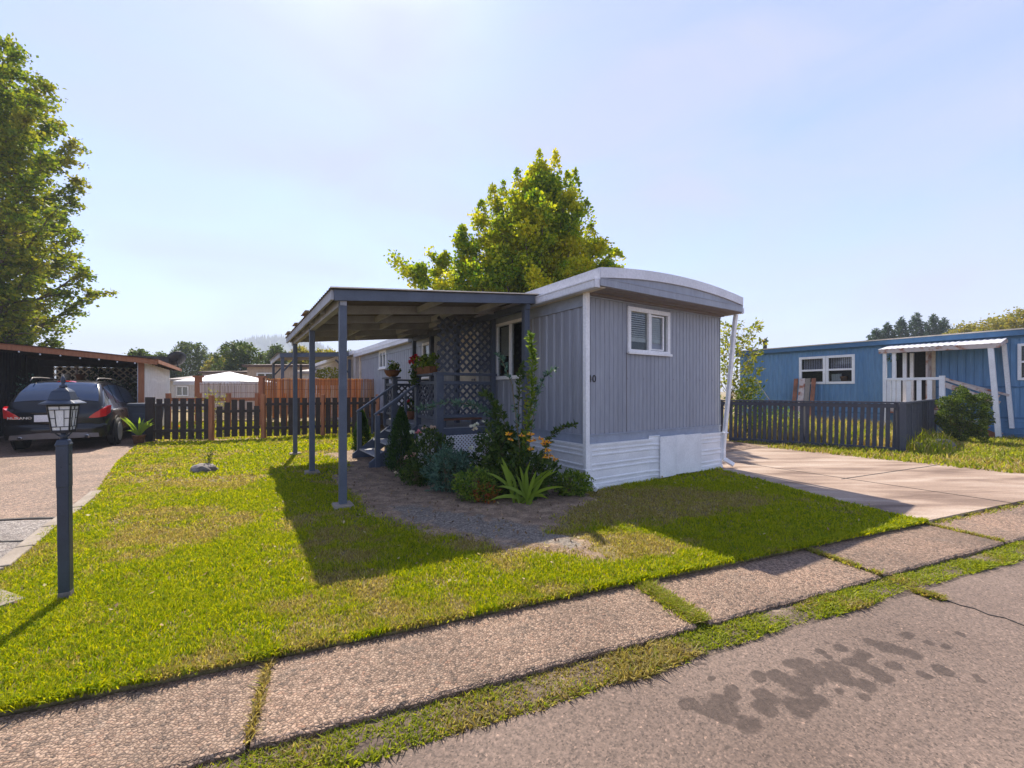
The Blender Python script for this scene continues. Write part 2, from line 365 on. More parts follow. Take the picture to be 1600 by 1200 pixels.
# lawn
uv = Vector((-.545,.838,0)); vv = Vector((.838,.545,0)); A0 = Vector((1.13,6.43,0))
def P(s, t, z=0): p = A0+vv*s+uv*t; return Vector((p.x,p.y,z))
ROT = math.atan2(.545, .838)
lawn_poly = [street(-7,.815), street(-4.2,.815), street(sa(412,1085),.815), street((G(1450,814)-O0).dot(SD)-.01,.815), G(1300,779), G(1200,752), G(1130,734), P(3.55,0), P(0,0), P(0,14),
             Vector((-4.8,14.8,0)), Vector((-6.4,14.35,0)), Vector((-7.87,13.38,0)), Vector((-9.1,12.7,0)), Vector((-10.75,12.5,0)), G(213,695), G(182,722), G(152,765), G(120,795), G(78,824), G(40,856), G(0,889), Vector((-4.35,2.9,0)), Vector((-4.6,1.9,0))]
bed_poly = [G(*p) for p in [(488,708),(520,712),(545,722),(520,745),(548,775),(590,806),(640,822),(700,836),(770,850),(850,860),(930,866),(925,845),(860,832),(880,800),(925,778),(916,768),(900,740)]] + [P(0,5.5), P(-1.4,6.6), P(-3.0,6.0)]
mb = MB(); top = [(street(a_,.815+.02*(random.random()-.5)).x, street(a_,.815).y+.02*(random.random()-.5)) for a_ in np.arange(-7, sa(412,1085)+6.6, .06) if street(a_,.815).x < lawn_poly[3].x-.03]+[(p.x,p.y) for p in lawn_poly[3:]]
mb.add([street(-8,-.14,-.105),street(40,-.14,-.105),street(40,.85,-.105),street(-8,.85,-.105),street(-8,.02,-.072),street(40,.02,-.072),street(40,.85,-.066),street(-8,.85,-.066)], [(4,5,6,7),(0,1,5,4)])
tag(mb.build('verge_soil', M['mulch']), kind='structure'); mb = MB()
mb.prism(top, -.12, -.012)
tag(mb.build('lawn', M['soil']), kind='structure')
def sdist(x, y, poly):
    d = np.full(x.shape, 9.)
    for i in range(len(poly)):
        ax, ay = poly[i][0], poly[i][1]; bx, by = poly[(i+1)%len(poly)][0], poly[(i+1)%len(poly)][1]
        t = np.clip(((x-ax)*(bx-ax)+(y-ay)*(by-ay))/((bx-ax)**2+(by-ay)**2+1e-9), 0, 1); d = np.minimum(d, np.hypot(x-ax-t*(bx-ax), y-ay-t*(by-ay)))
    return np.where(inpoly(x, y, poly), d, -d)
gxx, gyy = np.meshgrid(np.arange(-5.6, 2.4, .04), np.arange(3.6, 13.2, .04))
sdv = sdist(gxx, gyy, bed_poly)+.30*(fbm(gxx,gyy,3)-.5)+.12*(fbm(gxx,gyy,11)-.5)
grp = [G(*p) for p in [(590,790),(650,786),(730,800),(820,815),(905,838),(950,862),(860,860),(770,850),(690,832),(630,815)]]
gsd = np.clip(.32+sdist(gxx, gyy, grp)*1.6, 0, .8)
gz = np.clip(sdv*.25, -.03, .012)-.006+.012*(fbm(gxx,gyy,14)-.5)
nb, na = gxx.shape; idx = np.arange(nb*na).reshape(nb, na); kf = (sdv > -.15); kq = kf[:-1,:-1]|kf[1:,1:]
fc = np.stack([idx[:-1,:-1], idx[:-1,1:], idx[1:,1:], idx[1:,:-1]], -1)[kq]
def bedmat():
    m, nt, p = newmat('flower_bed_soil'); a = N(nt, 'ShaderNodeAttribute', attribute_name='gravel')
    c = ramp(nt, noise(nt, 5, 7, rough=.7), [(.3, (.11,.075,.05)), (.5, (.24,.165,.11)), (.7, (.42,.31,.21))])
    ad = N(nt, 'ShaderNodeMath', operation='MULTIPLY_ADD'); nt.links.new(noise(nt, 6, 5), ad.inputs[0]); ad.inputs[1].default_value = 1.2; ad.inputs[2].default_value = -.6
    ad2 = N(nt, 'ShaderNodeMath', operation='ADD'); nt.links.new(ad.outputs[0], ad2.inputs[0]); nt.links.new(a.outputs['Fac'], ad2.inputs[1])
    g = ramp(nt, voro(nt, 55, out=1), [(0,(.10,.085,.07)),(.5,(.18,.155,.13)),(1,(.32,.27,.22))])
    c = mixrgb(nt, ramp(nt, ad2.outputs[0], [(.4,0.),(.6,1.)]), c, g)
    c = mixrgb(nt, 1., c, ramp(nt, voro(nt, 75, out=1), [(0,(.6,.6,.6)),(1,(1.3,1.3,1.3))]), 'MULTIPLY')
    nt.links.new(c, p.inputs['Base Color']); p.inputs['Roughness'].default_value = .95; bump(nt, p, noise(nt, 60, 5), 1., .02); return m
M['bed'] = bedmat()
tag(npmesh('flower_bed', np.stack([gxx,gyy,gz],-1).reshape(-1,3), fc.reshape(-1,4), M['bed'], None, {'gravel': gsd.ravel()}, True), kind='structure')
# driveways
mb = MB()
d0 = [street((G(1450,814)-O0).dot(SD)+.01,.82), P(7.6,-4.3), P(7.55,2.0), P(7.5,20), P(3.7,20), P(3.62,.05), G(1131,734), G(1200,752), G(1300,779)]
mb.prism([(p.x,p.y) for p in d0], -.12, -.006)
tag(mb.build('concrete_driveway', M['conc']), kind='structure')
mb = MB()
def jline(p, q, w, z=-.002): mb.bar((p.x,p.y,z-.002),(q.x,q.y,z-.002), w, .003)
jline(G(1315,748), G(1500,721), .022); jline(G(1138,720), G(1600,788), .018); jline(G(1160,703), G(1215,695), .02)
tag(mb.build('driveway_joint', M['dark']), kind='structure')
mb = MB(); mb.prism([tuple(G(*p))[:2] for p in [(1140,706),(1190,697),(1150,690),(1100,686),(1060,690),(1100,700)]], -.05, .0005)
tag(mb.build('aggregate_patch', M['aggfar']), kind='structure')
mb = MB()
dl = [G(213,695), G(182,722), G(152,765), G(120,795), G(78,824), G(40,856), G(0,889)]
mb.prism([(p.x,p.y) for p in [Vector((-4.6,3.1,0)), Vector((-12,3.0,0)), Vector((-22,10,0)), Vector((-24,24,0)), Vector((-15,22,0)), P(-6.9,12.5)] + dl], -.12, -.03)
tag(mb.build('neighbour_driveway', M['aggfar']), kind='structure')
M['agg_grey'] = aggregate('grey_worn_aggregate', (.22,.2,.2), (.09,.08,.08), (.36,.34,.33), 42, (.25,.2,.19))
mb = MB(); mb.prism([tuple(G(*p))[:2] for p in [(88,808),(78,822),(40,854),(0,886),(-150,980),(-400,980),(-400,812),(0,811)]], -.06, -.024)
tag(mb.build('worn_driveway_slab', M['agg_grey']), kind='structure')
mb = MB()
pr = [G(-40,813), G(0,809.5), G(45,807), G(90,806.5)]
for i in range(3): mb.bar(pr[i]+V(0,0,-.022), pr[i+1]+V(0,0,-.022), .05, .012)
pr = [G(-40,838), G(0,843), G(35,842), G(62,836)]
for i in range(3): mb.bar(pr[i]+V(0,0,-.022), pr[i+1]+V(0,0,-.022), .03, .012)
tag(mb.build('driveway_crack', M['dark']), kind='structure')
mb = MB()
seg = [G(153,768), G(120,795), G(78,825), G(40,857), G(0,889), Vector((-4.35,2.9,0))]
for i in range(5):
    p, q = seg[i], seg[i+1]; k = .97 if i < 4 else 1
    mb.bar(p+V(-.02,0,-.03), p.lerp(q,k)+V(-.02,0,-.03), .13, .10)
tag(mb.build('kerb', M['concrete'], bevel=.012), kind='structure')
mb = MB(); mb.prism([(-3.50,3.05),(-4.4,3.4),(-4.6,2.1),(-3.64,2.74)], -.05, .012)
tag(mb.build('path', M['concrete'], bevel=.01), kind='structure')

# ------------------------------------------------------------------ grass
def blade_colors(): pass
def grassmat(name, green, dry):
    m = bpy.data.materials.new(name); m.use_nodes = True; nt = m.node_tree; nt.nodes.clear()
    o = N(nt, 'ShaderNodeOutputMaterial'); g = N(nt, 'ShaderNodeNewGeometry'); a = N(nt, 'ShaderNodeAttribute', attribute_name='dry')
    c1 = ramp(nt, g.outputs['Random Per Island'], [(i/(len(green)-1), s) for i, s in enumerate(green)])
    c2 = ramp(nt, g.outputs['Random Per Island'], [(i/(len(dry)-1), s) for i, s in enumerate(dry)])
    c = mixrgb(nt, a.outputs['Fac'], c1, c2)
    d = N(nt, 'ShaderNodeBsdfPrincipled'); d.inputs['Roughness'].default_value = .6; d.inputs['Specular IOR Level'].default_value = .25
    t = N(nt, 'ShaderNodeBsdfTranslucent'); nt.links.new(c, d.inputs['Base Color'])
    nt.links.new(mixrgb(nt, 1., c, (1.3,1.25,.6), 'MULTIPLY'), t.inputs[0])
    mx = N(nt, 'ShaderNodeMixShader'); mx.inputs[0].default_value = .5
    nt.links.new(d.outputs[0], mx.inputs[1]); nt.links.new(t.outputs[0], mx.inputs[2]); nt.links.new(mx.outputs[0], o.inputs[0]); return m
GREEN = [(.11,.19,.002), (.22,.29,.003), (.36,.38,.004), (.48,.46,.006)]
DRY = [(.20,.13,.05), (.34,.24,.10), (.5,.40,.22), (.24,.19,.06)]
M['grass'] = grassmat('lawn_blades', GREEN, DRY)
M['grassdark'] = grassmat('verge_blades', [(.13,.20,.006), (.24,.30,.008), (.35,.38,.012)], DRY)
def blades(name, x, y, z, h, w, dry, m, parent=None, lean=.6):
    n = len(x); az = rng.random(n)*2*np.pi; h = h*(.55+.9*rng.random(n)); w = w*(.7+.6*rng.random(n))
    la = rng.random(n)*2*np.pi; L = lean*rng.random(n)*h
    cx, sx = np.cos(az)*w/2, np.sin(az)*w/2
    b = np.stack([x,y,z], -1); lv = np.stack([np.cos(la)*L, np.sin(la)*L, np.zeros(n)], -1)
    sv_ = np.stack([cx,sx,np.zeros(n)], -1); up = np.stack([np.zeros(n),np.zeros(n),h], -1)
    v = np.stack([b-sv_, b+sv_, b+lv*.35+up*.6+sv_*.8, b+lv+up*.95, b+lv*.35+up*.6-sv_*.8], 1).reshape(-1,3)
    i = np.arange(n)[:,None]*5
    f = np.concatenate([i+np.array([[0,1,2,4]]), i+np.array([[4,2,3,3]])], 0)
    q = (i+np.array([[0,1,2,4]])); t3 = (i+np.array([[4,2,3]]))
    me = bpy.data.meshes.new(name)
    me.vertices.add(len(v)); me.vertices.foreach_set('co', v.astype(np.float32).ravel())
    li = np.concatenate([q.ravel(), t3.ravel()]).astype(np.int32)
    me.loops.add(len(li)); me.loops.foreach_set('vertex_index', li)
    me.polygons.add(2*n)
    me.polygons.foreach_set('loop_start', np.concatenate([np.arange(n)*4, n*4+np.arange(n)*3]).astype(np.int32))
    me.polygons.foreach_set('loop_total', np.concatenate([np.full(n,4), np.full(n,3)]).astype(np.int32))
    at = me.attributes.new('dry', 'FLOAT', 'POINT'); at.data.foreach_set('value', np.repeat(dry, 5).astype(np.float32))
    me.update(calc_edges=True); me.materials.append(m)
    o = bpy.data.objects.new(name, me); C.objects.link(o)
    if parent: o.parent = parent
    return tag(o, kind='stuff')
def lawn_samples():
    xs, ys, ws, hs = [], [], [], []
    for (r0, r1, dens, w, h) in ((1.5,3.2,17000,.0062,.028),(3.2,4.6,10000,.0085,.030),(4.6,7,4800,.012,.031),(7,10,1700,.022,.034),(10,19,800,.032,.038)):
        n = int((r1-r0)*24*dens*(1.0 if r1 < 10 else .8))
        x = rng.random(n)*24-13; y = rng.random(n)*(r1-r0)+r0
        k = inpoly(x, y, lawn_poly) & (np.abs(x) < 1.28*y+.4); x, y = x[k], y[k]
        xs.append(x); ys.append(y); ws.append(np.full(len(x), w)); hs.append(np.full(len(x), h))
    return map(np.concatenate, (xs, ys, ws, hs))
x, y, w, h = lawn_samples()
ne = 26000; ae = rng.random(ne)**1.3*12.5-5; be = .815+rng.normal(0,.016,ne); xe = O0.x+SD.x*ae+SN.x*be; ye = O0.y+SD.y*ae+SN.y*be; ke = (xe < 4.78)&(ye > .9); xe, ye = xe[ke], ye[ke]
x = np.concatenate([x,xe]); y = np.concatenate([y,ye]); w = np.concatenate([w, .005+.0018*ye]); h = np.concatenate([h, np.full(len(xe), .034)])
def blob(px, py, rx, ry): c = G(px,py); return np.exp(-(((x-c.x)/rx)**2+((y-c.y)/ry)**2))
dry = 1.25*(fbm(x,y,.9)-.56)+.9*(fbm(x+9,y,4.5)-.52)
for b in [(1020,800,.8,.35,.8),(1120,780,.7,.5,.65),(900,850,.8,.3,.9),(980,850,.6,.22,.8),(680,905,.5,.12,.35),(300,800,.9,.25,.35),(560,830,.5,.4,.3),(250,840,.8,.3,.3),(330,755,1.2,.6,.25),(940,800,.5,.5,.6),(1000,770,.6,.2,.55)]:
    dry = dry+b[4]*blob(*b[:4])*(.5+fbm(x,y,3))
dry = np.clip(dry*2.7+.03, 0, 1)*np.clip(.35+fbm(x,y,7), 0, 1)
sb = sdist(x, y, bed_poly)+.30*(fbm(x,y,3)-.5)+.12*(fbm(x,y,11)-.5); keep = (sb < .10) | ((fbm(x,y,2.5) > .68)&(sb < .5)); keep &= ~((sb > -.25)&(rng.random(len(x)) < (sb+.25)*2.2))
bare = dry*.22+np.clip((.42-fbm(x+3,y+7,6))*3,0,.4)
keep &= rng.random(len(x)) > bare
x, y, w, h, dry = x[keep], y[keep], w[keep], h[keep], dry[keep]
h = h*(.55+1.0*fbm(x,y,9))*(1-.3*dry)
gm = dry; gm = np.where(rng.random(len(x)) < gm, .6+.4*rng.random(len(x)), gm*.4)
print('lawn blades', len(x))
grass = blades('grass', x, y, np.full(len(x), -.012), h, w, gm, M['grass'], lean=1.3)
tag(grass, 'short bright green mown grass with a few dry patches covering the front yard', 'grass')
# verge grass between the walk and the road, and tufts in the joints
n = 110000; a = rng.random(n)**1.2*15-5.0; b = rng.random(n)*.36-.16
wdt = .02+.13*fbm(a, a*0+3, 1.6)
k = (b > .055-wdt*(.55+.6*(fbm(a,b*0+1,2.2)))*1.1) & (b < SW0+.02) & (fbm(a*1.0, b*2, 3.3) > .30-.15*np.clip(1-np.abs(a-2)/4,0,1))
a, b = a[k], b[k]
x = O0.x+SD.x*a+SN.x*b; y = O0.y+SD.y*a+SN.y*b; k = y > 1.4; a, b, x, y = a[k], b[k], x[k], y[k]
dr = np.clip((fbm(x,y,2.2)-.45)*3.2, 0, .9); dr = np.where(rng.random(len(x)) < dr, .8, .1)
o = blades('verge_grass', x, y, np.full(len(x), ZR-.01), .034*(.4+1.2*fbm(x,y,4))*np.ones(len(x)), .007+.0018*y, dr, M['grassdark'], lean=1.5)
tag(o, 'ragged yellow green grass strip growing between the aggregate walk and the road', 'grass')
xs, ys, dd = [], [], []
def strip(p, q, w, n, dryness):
    t = rng.random(n); d = (q-p); nrm = Vector((-d.y, d.x)).normalized(); off = rng.normal(0, w/2.4, n)
    X_ = p.x+d.x*t+nrm.x*off; Y_ = p.y+d.y*t+nrm.y*off; kk = fbm(X_,Y_,8) > .33
    xs.append(X_[kk]); ys.append(Y_[kk]); dd.append(np.where(rng.random(kk.sum()) < dryness, .85, .1))
strip(street(1.43,.84,ZW), street(1.43,.20,ZW), .085, 6000, .3); strip(street(3.40,.82,ZW), street(3.40,.19,ZW), .04, 900, .6); strip(street(5.48,.82,ZW), street(5.48,.19,ZW), .04, 500, .6)
strip(G(1455,815,ZW), G(1600,785,ZW), .10, 1300, .5); strip(street(-1.165,.80,ZW), street(-1.165,.19,ZW), .02, 420, .97); strip(G(1425,924,ZR), G(1475,938,ZR), .04, 700, .6)
strip(G(30,1090,ZW), G(900,930,ZW), .03, 1500, .8)
x, y, dr = map(np.concatenate, (xs, ys, dd))
o = blades('joint_grass', x, y, np.where(y-(O0.y+.4*x) < 0, ZR-.004, ZW-.01), np.full(len(x), .035), np.full(len(x), .010), dr, M['grassdark'], lean=1.8)
tag(o, 'tufts of grass and dry weeds growing in the joints of the walk', 'weeds')
# right-hand yard: dry grass outside and inside the slate fence
def field(name, poly, dens, h, w, f_dry, lab, cat='grass', z=-.13, m='grassdark', lean=1.0):
    P_ = np.array([(p[0],p[1]) for p in poly]); x0, y0 = P_.min(0); x1, y1 = P_.max(0); n = int((x1-x0)*(y1-y0)*dens)
    x = rng.random(n)*(x1-x0)+x0; y = rng.random(n)*(y1-y0)+y0; k = inpoly(x, y, poly); x, y = x[k], y[k]
    d = f_dry(x, y); k = rng.random(len(x)) < .55+.6*fbm(x,y,1.5); x, y, d = x[k], y[k], d[k]
    o = blades(name, x, y, np.full(len(x), z), h*(.4+1.2*fbm(x,y,2.2)), np.full(len(x), w), d, M[m], lean=lean)
    return tag(o, lab, cat)
mb = MB(); yard = [P(7.55,2), P(7.6,-4.3), street(30,.83), P(17,9), P(7.6,9)]
mb.prism([(p.x,p.y) for p in yard], -.14, -.008); tag(mb.build('side_yard', M['dryground']), kind='structure')
FC = G(1406,706); FL = G(1140,688); FR = P(16.0,-.45)
field('dry_grass', [FC+V(.1,-.1,0), G(1300,697), G(1250,693), P(7.35,1.0), P(7.45,-4.2), P(14,-7.5), P(16.4,-6), FR], 420, .09, .03,
      lambda x, y: np.where(rng.random(len(x)) < np.clip(1.6*(fbm(x,y,.8)-.28),.05,1), .8, .12), 'dry orange and green uncut grass in front of the blue house', z=-.01)
field('weeds', [FC+V(.3,.3,0), FL+V(.2,.4,0), P(9.5,8), P(16.3,7), P(16.3,.0)], 260, .34, .035,
      lambda x, y: np.where(rng.random(len(x)) < np.clip(2.2*(fbm(x,y,.6)-.3),.1,.9), .9, .1), 'tall dry weeds and yellowing grass growing behind the slate fence', 'weeds', z=-.01)
field('fence_foot_grass', [FC+V(.05,-.12,0), FL+V(0,-.1,0), FL+V(-.15,-.32,0), FC+V(-.12,-.38,0)], 900, .06, .022,
      lambda x, y: np.where(rng.random(len(x)) < .5, .8, .1), 'thin yellow grass strip along the foot of the slate fence', z=-.01)
field('tall_weeds', [FC+V(.1,-.5,0), FC+V(1.2,-.1,0), FC+V(3.4,2.2,0), FC+V(2.6,2.2,0), FC+V(.3,.2,0)], 260, .32, .028,
      lambda x, y: np.where(rng.random(len(x)) < .25, .7, .05), 'tall green weeds at the corner post of the slate fence', 'weeds', z=-.01)
# yard behind the brown fence
mb = MB(); quad(mb, [V(-10.7,12.55,-.02), V(-9.1,12.75,-.02), V(-7.87,13.45,-.02), V(-6.4,14.4,-.02), V(-4.8,14.9,-.02), V(-6,30,-.02), V(-26,30,-.02)])
tag(mb.build('back_yard', M['dryground']), kind='structure')
field('back_yard_grass', [V(-10.6,12.7,0), V(-7.9,13.6,0), V(-4.8,15,0), V(-7,20,0), V(-18,20,0)], 260, .10, .04,
      lambda x, y: np.where(rng.random(len(x)) < .35, .8, .05), 'sunlit yellow green grass in the back yard behind the brown fence', z=-.015, m='grass')

nl_ = 900; xl = rng.random(nl_)*11-6; yl = rng.random(nl_)*7+2.2; kl = inpoly(xl, yl, lawn_poly) & (fbm(xl,yl,1.3) > .42); xl, yl = xl[kl], yl[kl]
_lit = (xl, yl)
# ------------------------------------------------------------------ the mobile home
def ribs(mb, x0, x1, z0, z1, place, prof, pitch):
    """ribbed sheet between x0..x1; prof = (offset, depth) within one pitch; place(x, d, z) -> point, d outward"""
    pts = []
    k0 = int(math.floor(x0/pitch))-1; k1 = int(math.ceil(x1/pitch))+1
    raw = [(k*pitch+o, d) for k in range(k0, k1) for o, d in prof]
    for (a, da), (b, db) in zip(raw, raw[1:]):
        if b <= x0 or a >= x1: continue
        if a < x0: da = da+(db-da)*(x0-a)/(b-a+1e-9); a = x0
        if b > x1: db = da+(db-da)*(x1-a)/(b-a+1e-9); b = x1
        if not pts: pts.append((a, da))
        pts.append((b, db))
    n = len(pts); vs = [place(x, d, z0) for x, d in pts]+[place(x, d, z1) for x, d in pts]
    return mb.add(vs, [(i, i+1, n+i+1, n+i) for i in range(n-1)])
FINE = [(0,0),(.071,0),(.075,-.007),(.094,-.007),(.098,0)]
PAN = [(0,0),(.09,0),(.115,-.016),(.175,-.016),(.2,0)]
def holes_wall(mb, x0, x1, z0, z1, holes, place, prof, pitch):
    xs = sorted(holes)
    cur = x0
    for hx0, hx1, hz0, hz1 in xs:
        ribs(mb, cur, hx0, z0, z1, place, prof, pitch)
        if hz0 > z0: ribs(mb, hx0, hx1, z0, hz0, place, prof, pitch)
        if hz1 < z1: ribs(mb, hx0, hx1, hz1, z1, place, prof, pitch)
        cur = hx1
    ribs(mb, cur, x1, z0, z1, place, prof, pitch)
WW, LL = 3.55, 14.3
home = thing('mobile_home', 'grey violet single wide mobile home with white skirting and the number 40 beside its corner', 'mobile home', A0, ROT)
front = lambda x, d, z: (x, -d, z)
left = lambda x, d, z: (-d, x, z)
right = lambda x, d, z: (WW+d, x, z)
fwin = (.90, 1.985, 2.12, 2.89)
mb = MB(); holes_wall(mb, 0, WW, .80, 3.0, [fwin], front, FINE, .1)
lw = [(1.58,2.66,1.74,2.86), (3.42,4.37,.83,2.85), (5.9,6.75,1.85,2.86), (10.27,11.15,2.30,2.98)]
holes_wall(mb, 0, LL, .80, 3.05, lw, left, PAN, .2)
ribs(mb, 0, LL, .8, 3.05, right, PAN, .2)
mb.box(.0, WW, LL-.02, LL, .0, 3.05)
wall = mb.build('wall', M['siding'], home)
mb = MB(); mb.box(.03, WW-.03, .30, LL-.05, .7, .76); mb.box(.02,WW-.02,.32,.34,.76,2.0); mb.box(.03,WW-.03,.25,LL-.05,3.0,3.02)
mb.box(.45,.47,.1,LL-.1,.76,3.0)
mb.build('inner_lining', M['dark'], home)
# trim band below siding (grey blue), seam, skirt
mb = MB()
mb.box(-.012, WW+.012, -.016, -.001, .69, .83); mb.box(-.016, -.001, .0, LL, .69, .83)
mb.box(-.02, WW+.02, -.028, -.016, .815, .83); mb.box(-.028,-.016,0,LL,.815,.83)
mb.box(-.02, WW+.02, -.022, -.001, 2.935, 2.955); mb.box(-.022,-.001,0,LL,2.80,2.83); mb.box(-.014,-.001,0,LL,2.83,3.05)
mb.box(WW-.0, WW+.018, -.012, .03, .7, 2.99)
mb.build('trim', M['band'], home)
SK = [(0,0),(.045,0),(.055,.012),(.075,.012),(.085,0),(.12,0),(.13,.014),(.15,.014),(.16,0),(.225,0)]
mb = MB()
def skirt(mb, x0, x1, place, z1=.69):
    pr = [(o+k*.225, d) for k in range(4) for o, d in SK]; pr = [p for p in pr if p[0] <= z1]+[(z1, 0)]
    vs = [place(x0, d-.0, z) for z, d in pr]+[place(x1, d, z) for z, d in pr]; n = len(pr)
    mb.add(vs, [(i, i+1, n+i+1, n+i) for i in range(n-1)])
skirt(mb, .0, 1.40, lambda x, d, z: (x, -.03-d, z))
skirt(mb, 1.40, 1.62, lambda x, d, z: (x, -.03-d-(x-1.40)*.22, z-.0), .74)
skirt(mb, 2.70, WW, lambda x, d, z: (x, -.03-d, z))
skirt(mb, 0, 2.6, lambda x, d, z: (-.03-d, x, z))
mb.box(-.05, .06, -.058, -.044, .02, .665); mb.box(-.05,WW+.02,-.055,-.02,.655,.69); mb.box(-.055,-.02,0,2.6,.655,.69)
mb.box(-.04, WW+.03, -.06, -.02, -.02, .045)
mb.box(WW-.01,WW+.02,-.05,LL,.0,.69)
mb.build('skirting', M['skirt'], home)
mb = MB()
mb.box(1.60, 2.02, -.115, -.095, .015, .72); mb.box(2.022, 2.27, -.118, -.098, .035, .725); mb.box(2.272, 2.78, -.113, -.093, .02, .715)
acc = mb.build('access_panel', M['white'], home, bevel=.003)
# roof: bowed white metal
def roofz(s): k = (s-WW/2)/(WW/2+.1); return 3.375-.13*k*k
mb = MB(); ns = 14; s0, s1, t0, t1 = -.15, WW+.02, -.45, LL+.3
ss = [s0+(s1-s0)*i/ns for i in range(ns+1)]
vs = [(s, t, roofz(s)) for t in (t0, t1) for s in ss]; n = ns+1
mb.add(vs, [(i, i+1, n+i+1, n+i) for i in range(ns)])
for t, dt in ((t0, -.012), (t1, .012)):     # front and rear fascia strips follow the bow
    vs = []
    for s in ss: vs += [(s, t+dt, roofz(s)+.012), (s, t+dt, roofz(s)-.135), (s, t-dt, roofz(s)+.012), (s, t-dt, roofz(s)-.135)]
    fs = []
    for i in range(ns): fs += [(4*i,4*i+4,4*i+5,4*i+1), (4*i+2,4*i+6,4*i+4,4*i), (4*i+1,4*i+5,4*i+7,4*i+3), (4*i+2,4*i+3,4*i+7,4*i+6)]
    mb.add(vs, fs+[(0,1,3,2), (4*ns,4*ns+2,4*ns+3,4*ns+1)])
mb.box(s0-.012, s0+.004, t0, t1, roofz(s0)-.16, roofz(s0)+.01); mb.box(s1-.004, s1+.012, t0, t1, roofz(s1)-.16, roofz(s1)+.01)
for k in range(12): mb.box(s0+.02, s1-.02, .8+k*1.22, .815+k*1.22, 3.0, 3.01)
roof = mb.build('roof', M['roofwhite'], home)
mb = MB()                                            # recessed panel under the bow, and soffit
vs = []
for s in ss: vs += [(s, t0+.015, roofz(s)-.12), (s, t0+.015, 3.08)]
mb.add(vs, [(2*i,2*i+2,2*i+3,2*i+1) for i in range(ns)])
mb.box(s0, s1, t0-.004, t0+.03, 2.995, 3.10); mb.box(s0,s1,t0-.01,t0+.02,3.098,3.108)
mb.build('gable_panel', M['siding'], roof)
mb = MB(); mb.box(s0, s1, t0+.03, -.02, 2.985, 3.0); mb.box(-.15, .0, -.02, LL, 3.04, 3.06)
mb.box(0, WW, t0+.2, t0+.21, 2.975, 2.985); mb.box(0,WW,-.10,-.022,2.955,2.985)
mb.build('soffit', M['soffit'], roof)
mb = MB()                                            # gutter along the left eave
g0 = -.24
mb.box(g0, g0+.012, t0+.02, LL, 2.97, 3.085); mb.box(g0, -.14, t0+.02, LL, 2.965, 2.978); mb.box(g0-.012,g0+.004,t0+.02,LL,3.073,3.092)
mb.box(g0, -.15, t0+.012, t0+.024, 2.965, 3.085)
mb.build('gutter', M['roofwhite'], roof)
mb = MB(); mb.box(-.138,-.02,t0+.03,LL,2.975,2.99); mb.build('soffit_board', M['cream'], roof)
mb = MB(); mb.box(WW+.03, WW+.11, t0+.02, LL, 2.98, 3.08); mb.build('gutter', M['roofwhite'], roof)
mb = MB(); mb.box(-.085, -.008, -.09, -.012, .10, 2.985); mb.box(-.10,.01,-.094,-.006,.30,.325); mb.bar((-.045,-.05,.13),(.04,-.20,.03),.075,.07)
mb.build('downspout', M['white'], home, bevel=.008)
mb = MB()
ds = [(WW+.06,-.30,2.97),(WW+.06,-.28,2.86),(WW+.055,-.05,.35),(WW+.06,-.05,.16),(WW+.16,-.20,.05)]
for p, q in zip(ds, ds[1:]): mb.bar(p, q, .08, .06, up=(0,1,0))
mb.bar((WW-.05,-.06,.68),(WW+.1,-.09,.68),.11,.02)
mb.build('downspout', M['skirt'], home, bevel=.008)
# front window: slider with blind
def window(parent, name, x0, x1, z0, z1, place, fr=.055, mull='v', sill=True, blinds=True, fmat='white', depth=.03, mid=.5, pane='glass'):
    def pb(mb, a, b, c, d, e, f):      # box in wall axes
        vs = [place(x, dd, z) for z in (e, f) for dd in (c, d) for x in (a, b)]
        mb.add(vs, [(0,1,3,2),(4,6,7,5),(0,4,5,1),(1,5,7,3),(3,7,6,2),(2,6,4,0)])
    mb = MB()
    pb(mb, x0, x1, -.05, depth, z1-fr, z1); pb(mb, x0, x1, -.05, depth, z0, z0+fr)
    pb(mb, x0, x0+fr, -.05, depth-.001, z0+fr, z1-fr); pb(mb, x1-fr, x1, -.05, depth-.001, z0+fr, z1-fr)
    xm = x0+(x1-x0)*mid; zm = z0+(z1-z0)*.5
    if mull == 'v': pb(mb, xm-fr*.45, xm+fr*.45, -.05, depth-.006, z0+fr, z1-fr)
    if mull == 'h': pb(mb, x0+fr, x1-fr, -.05, depth-.006, zm-fr*.4, zm+fr*.4)
    if sill: pb(mb, x0-.01, x1+.02, depth, depth+.03, z0-.012, z0+.03)
    w = mb.build(name, M[fmat], parent, bevel=.003)
    mb = MB(); pb(mb, x0+fr, x1-fr, -.022, -.016, z0+fr, z1-fr); mb.build('pane', M[pane], w)
    return w, pb
w, pb = window(home, 'window', *fwin, front, .07)
mb = MB(); zb = fwin[2]+.25
for k in range(14):
    z = 2.81-k*.036
    if z > zb: pb(mb, .98, 1.41, -.055, -.04, z, z+.016)
pb(mb, .98, 1.41, -.06, -.035, zb-.04, zb+.03)
for k in range(14):
    z = 2.81-k*.036
    if z > zb: pb(mb, 1.47, 1.90, -.055, -.04, z, z+.026)
pb(mb, 1.47, 1.90, -.06, -.035, zb-.04, zb+.03)
mb.build('blind', M['blind'], w)
mb = MB(); pb(mb, 1.47, 1.91, -.085, -.07, 2.15, 2.86); mb.build('curtain', M['curtain'], w)  # lilac sheet imitates the reflection in the right pane
mb = MB()
for (a, b, c, d) in ((1.475,1.50,2.20,2.80),(1.80,1.83,2.20,2.80),(1.50,1.80,2.20,2.222),(1.50,1.80,2.778,2.80)): pb(mb, a, b, -.014, .012, c, d)
mb.build('sash', M['white'], w)
w2, pb2 = window(home, 'window', *lw[0], left, .06, mid=.5)
mb = MB()
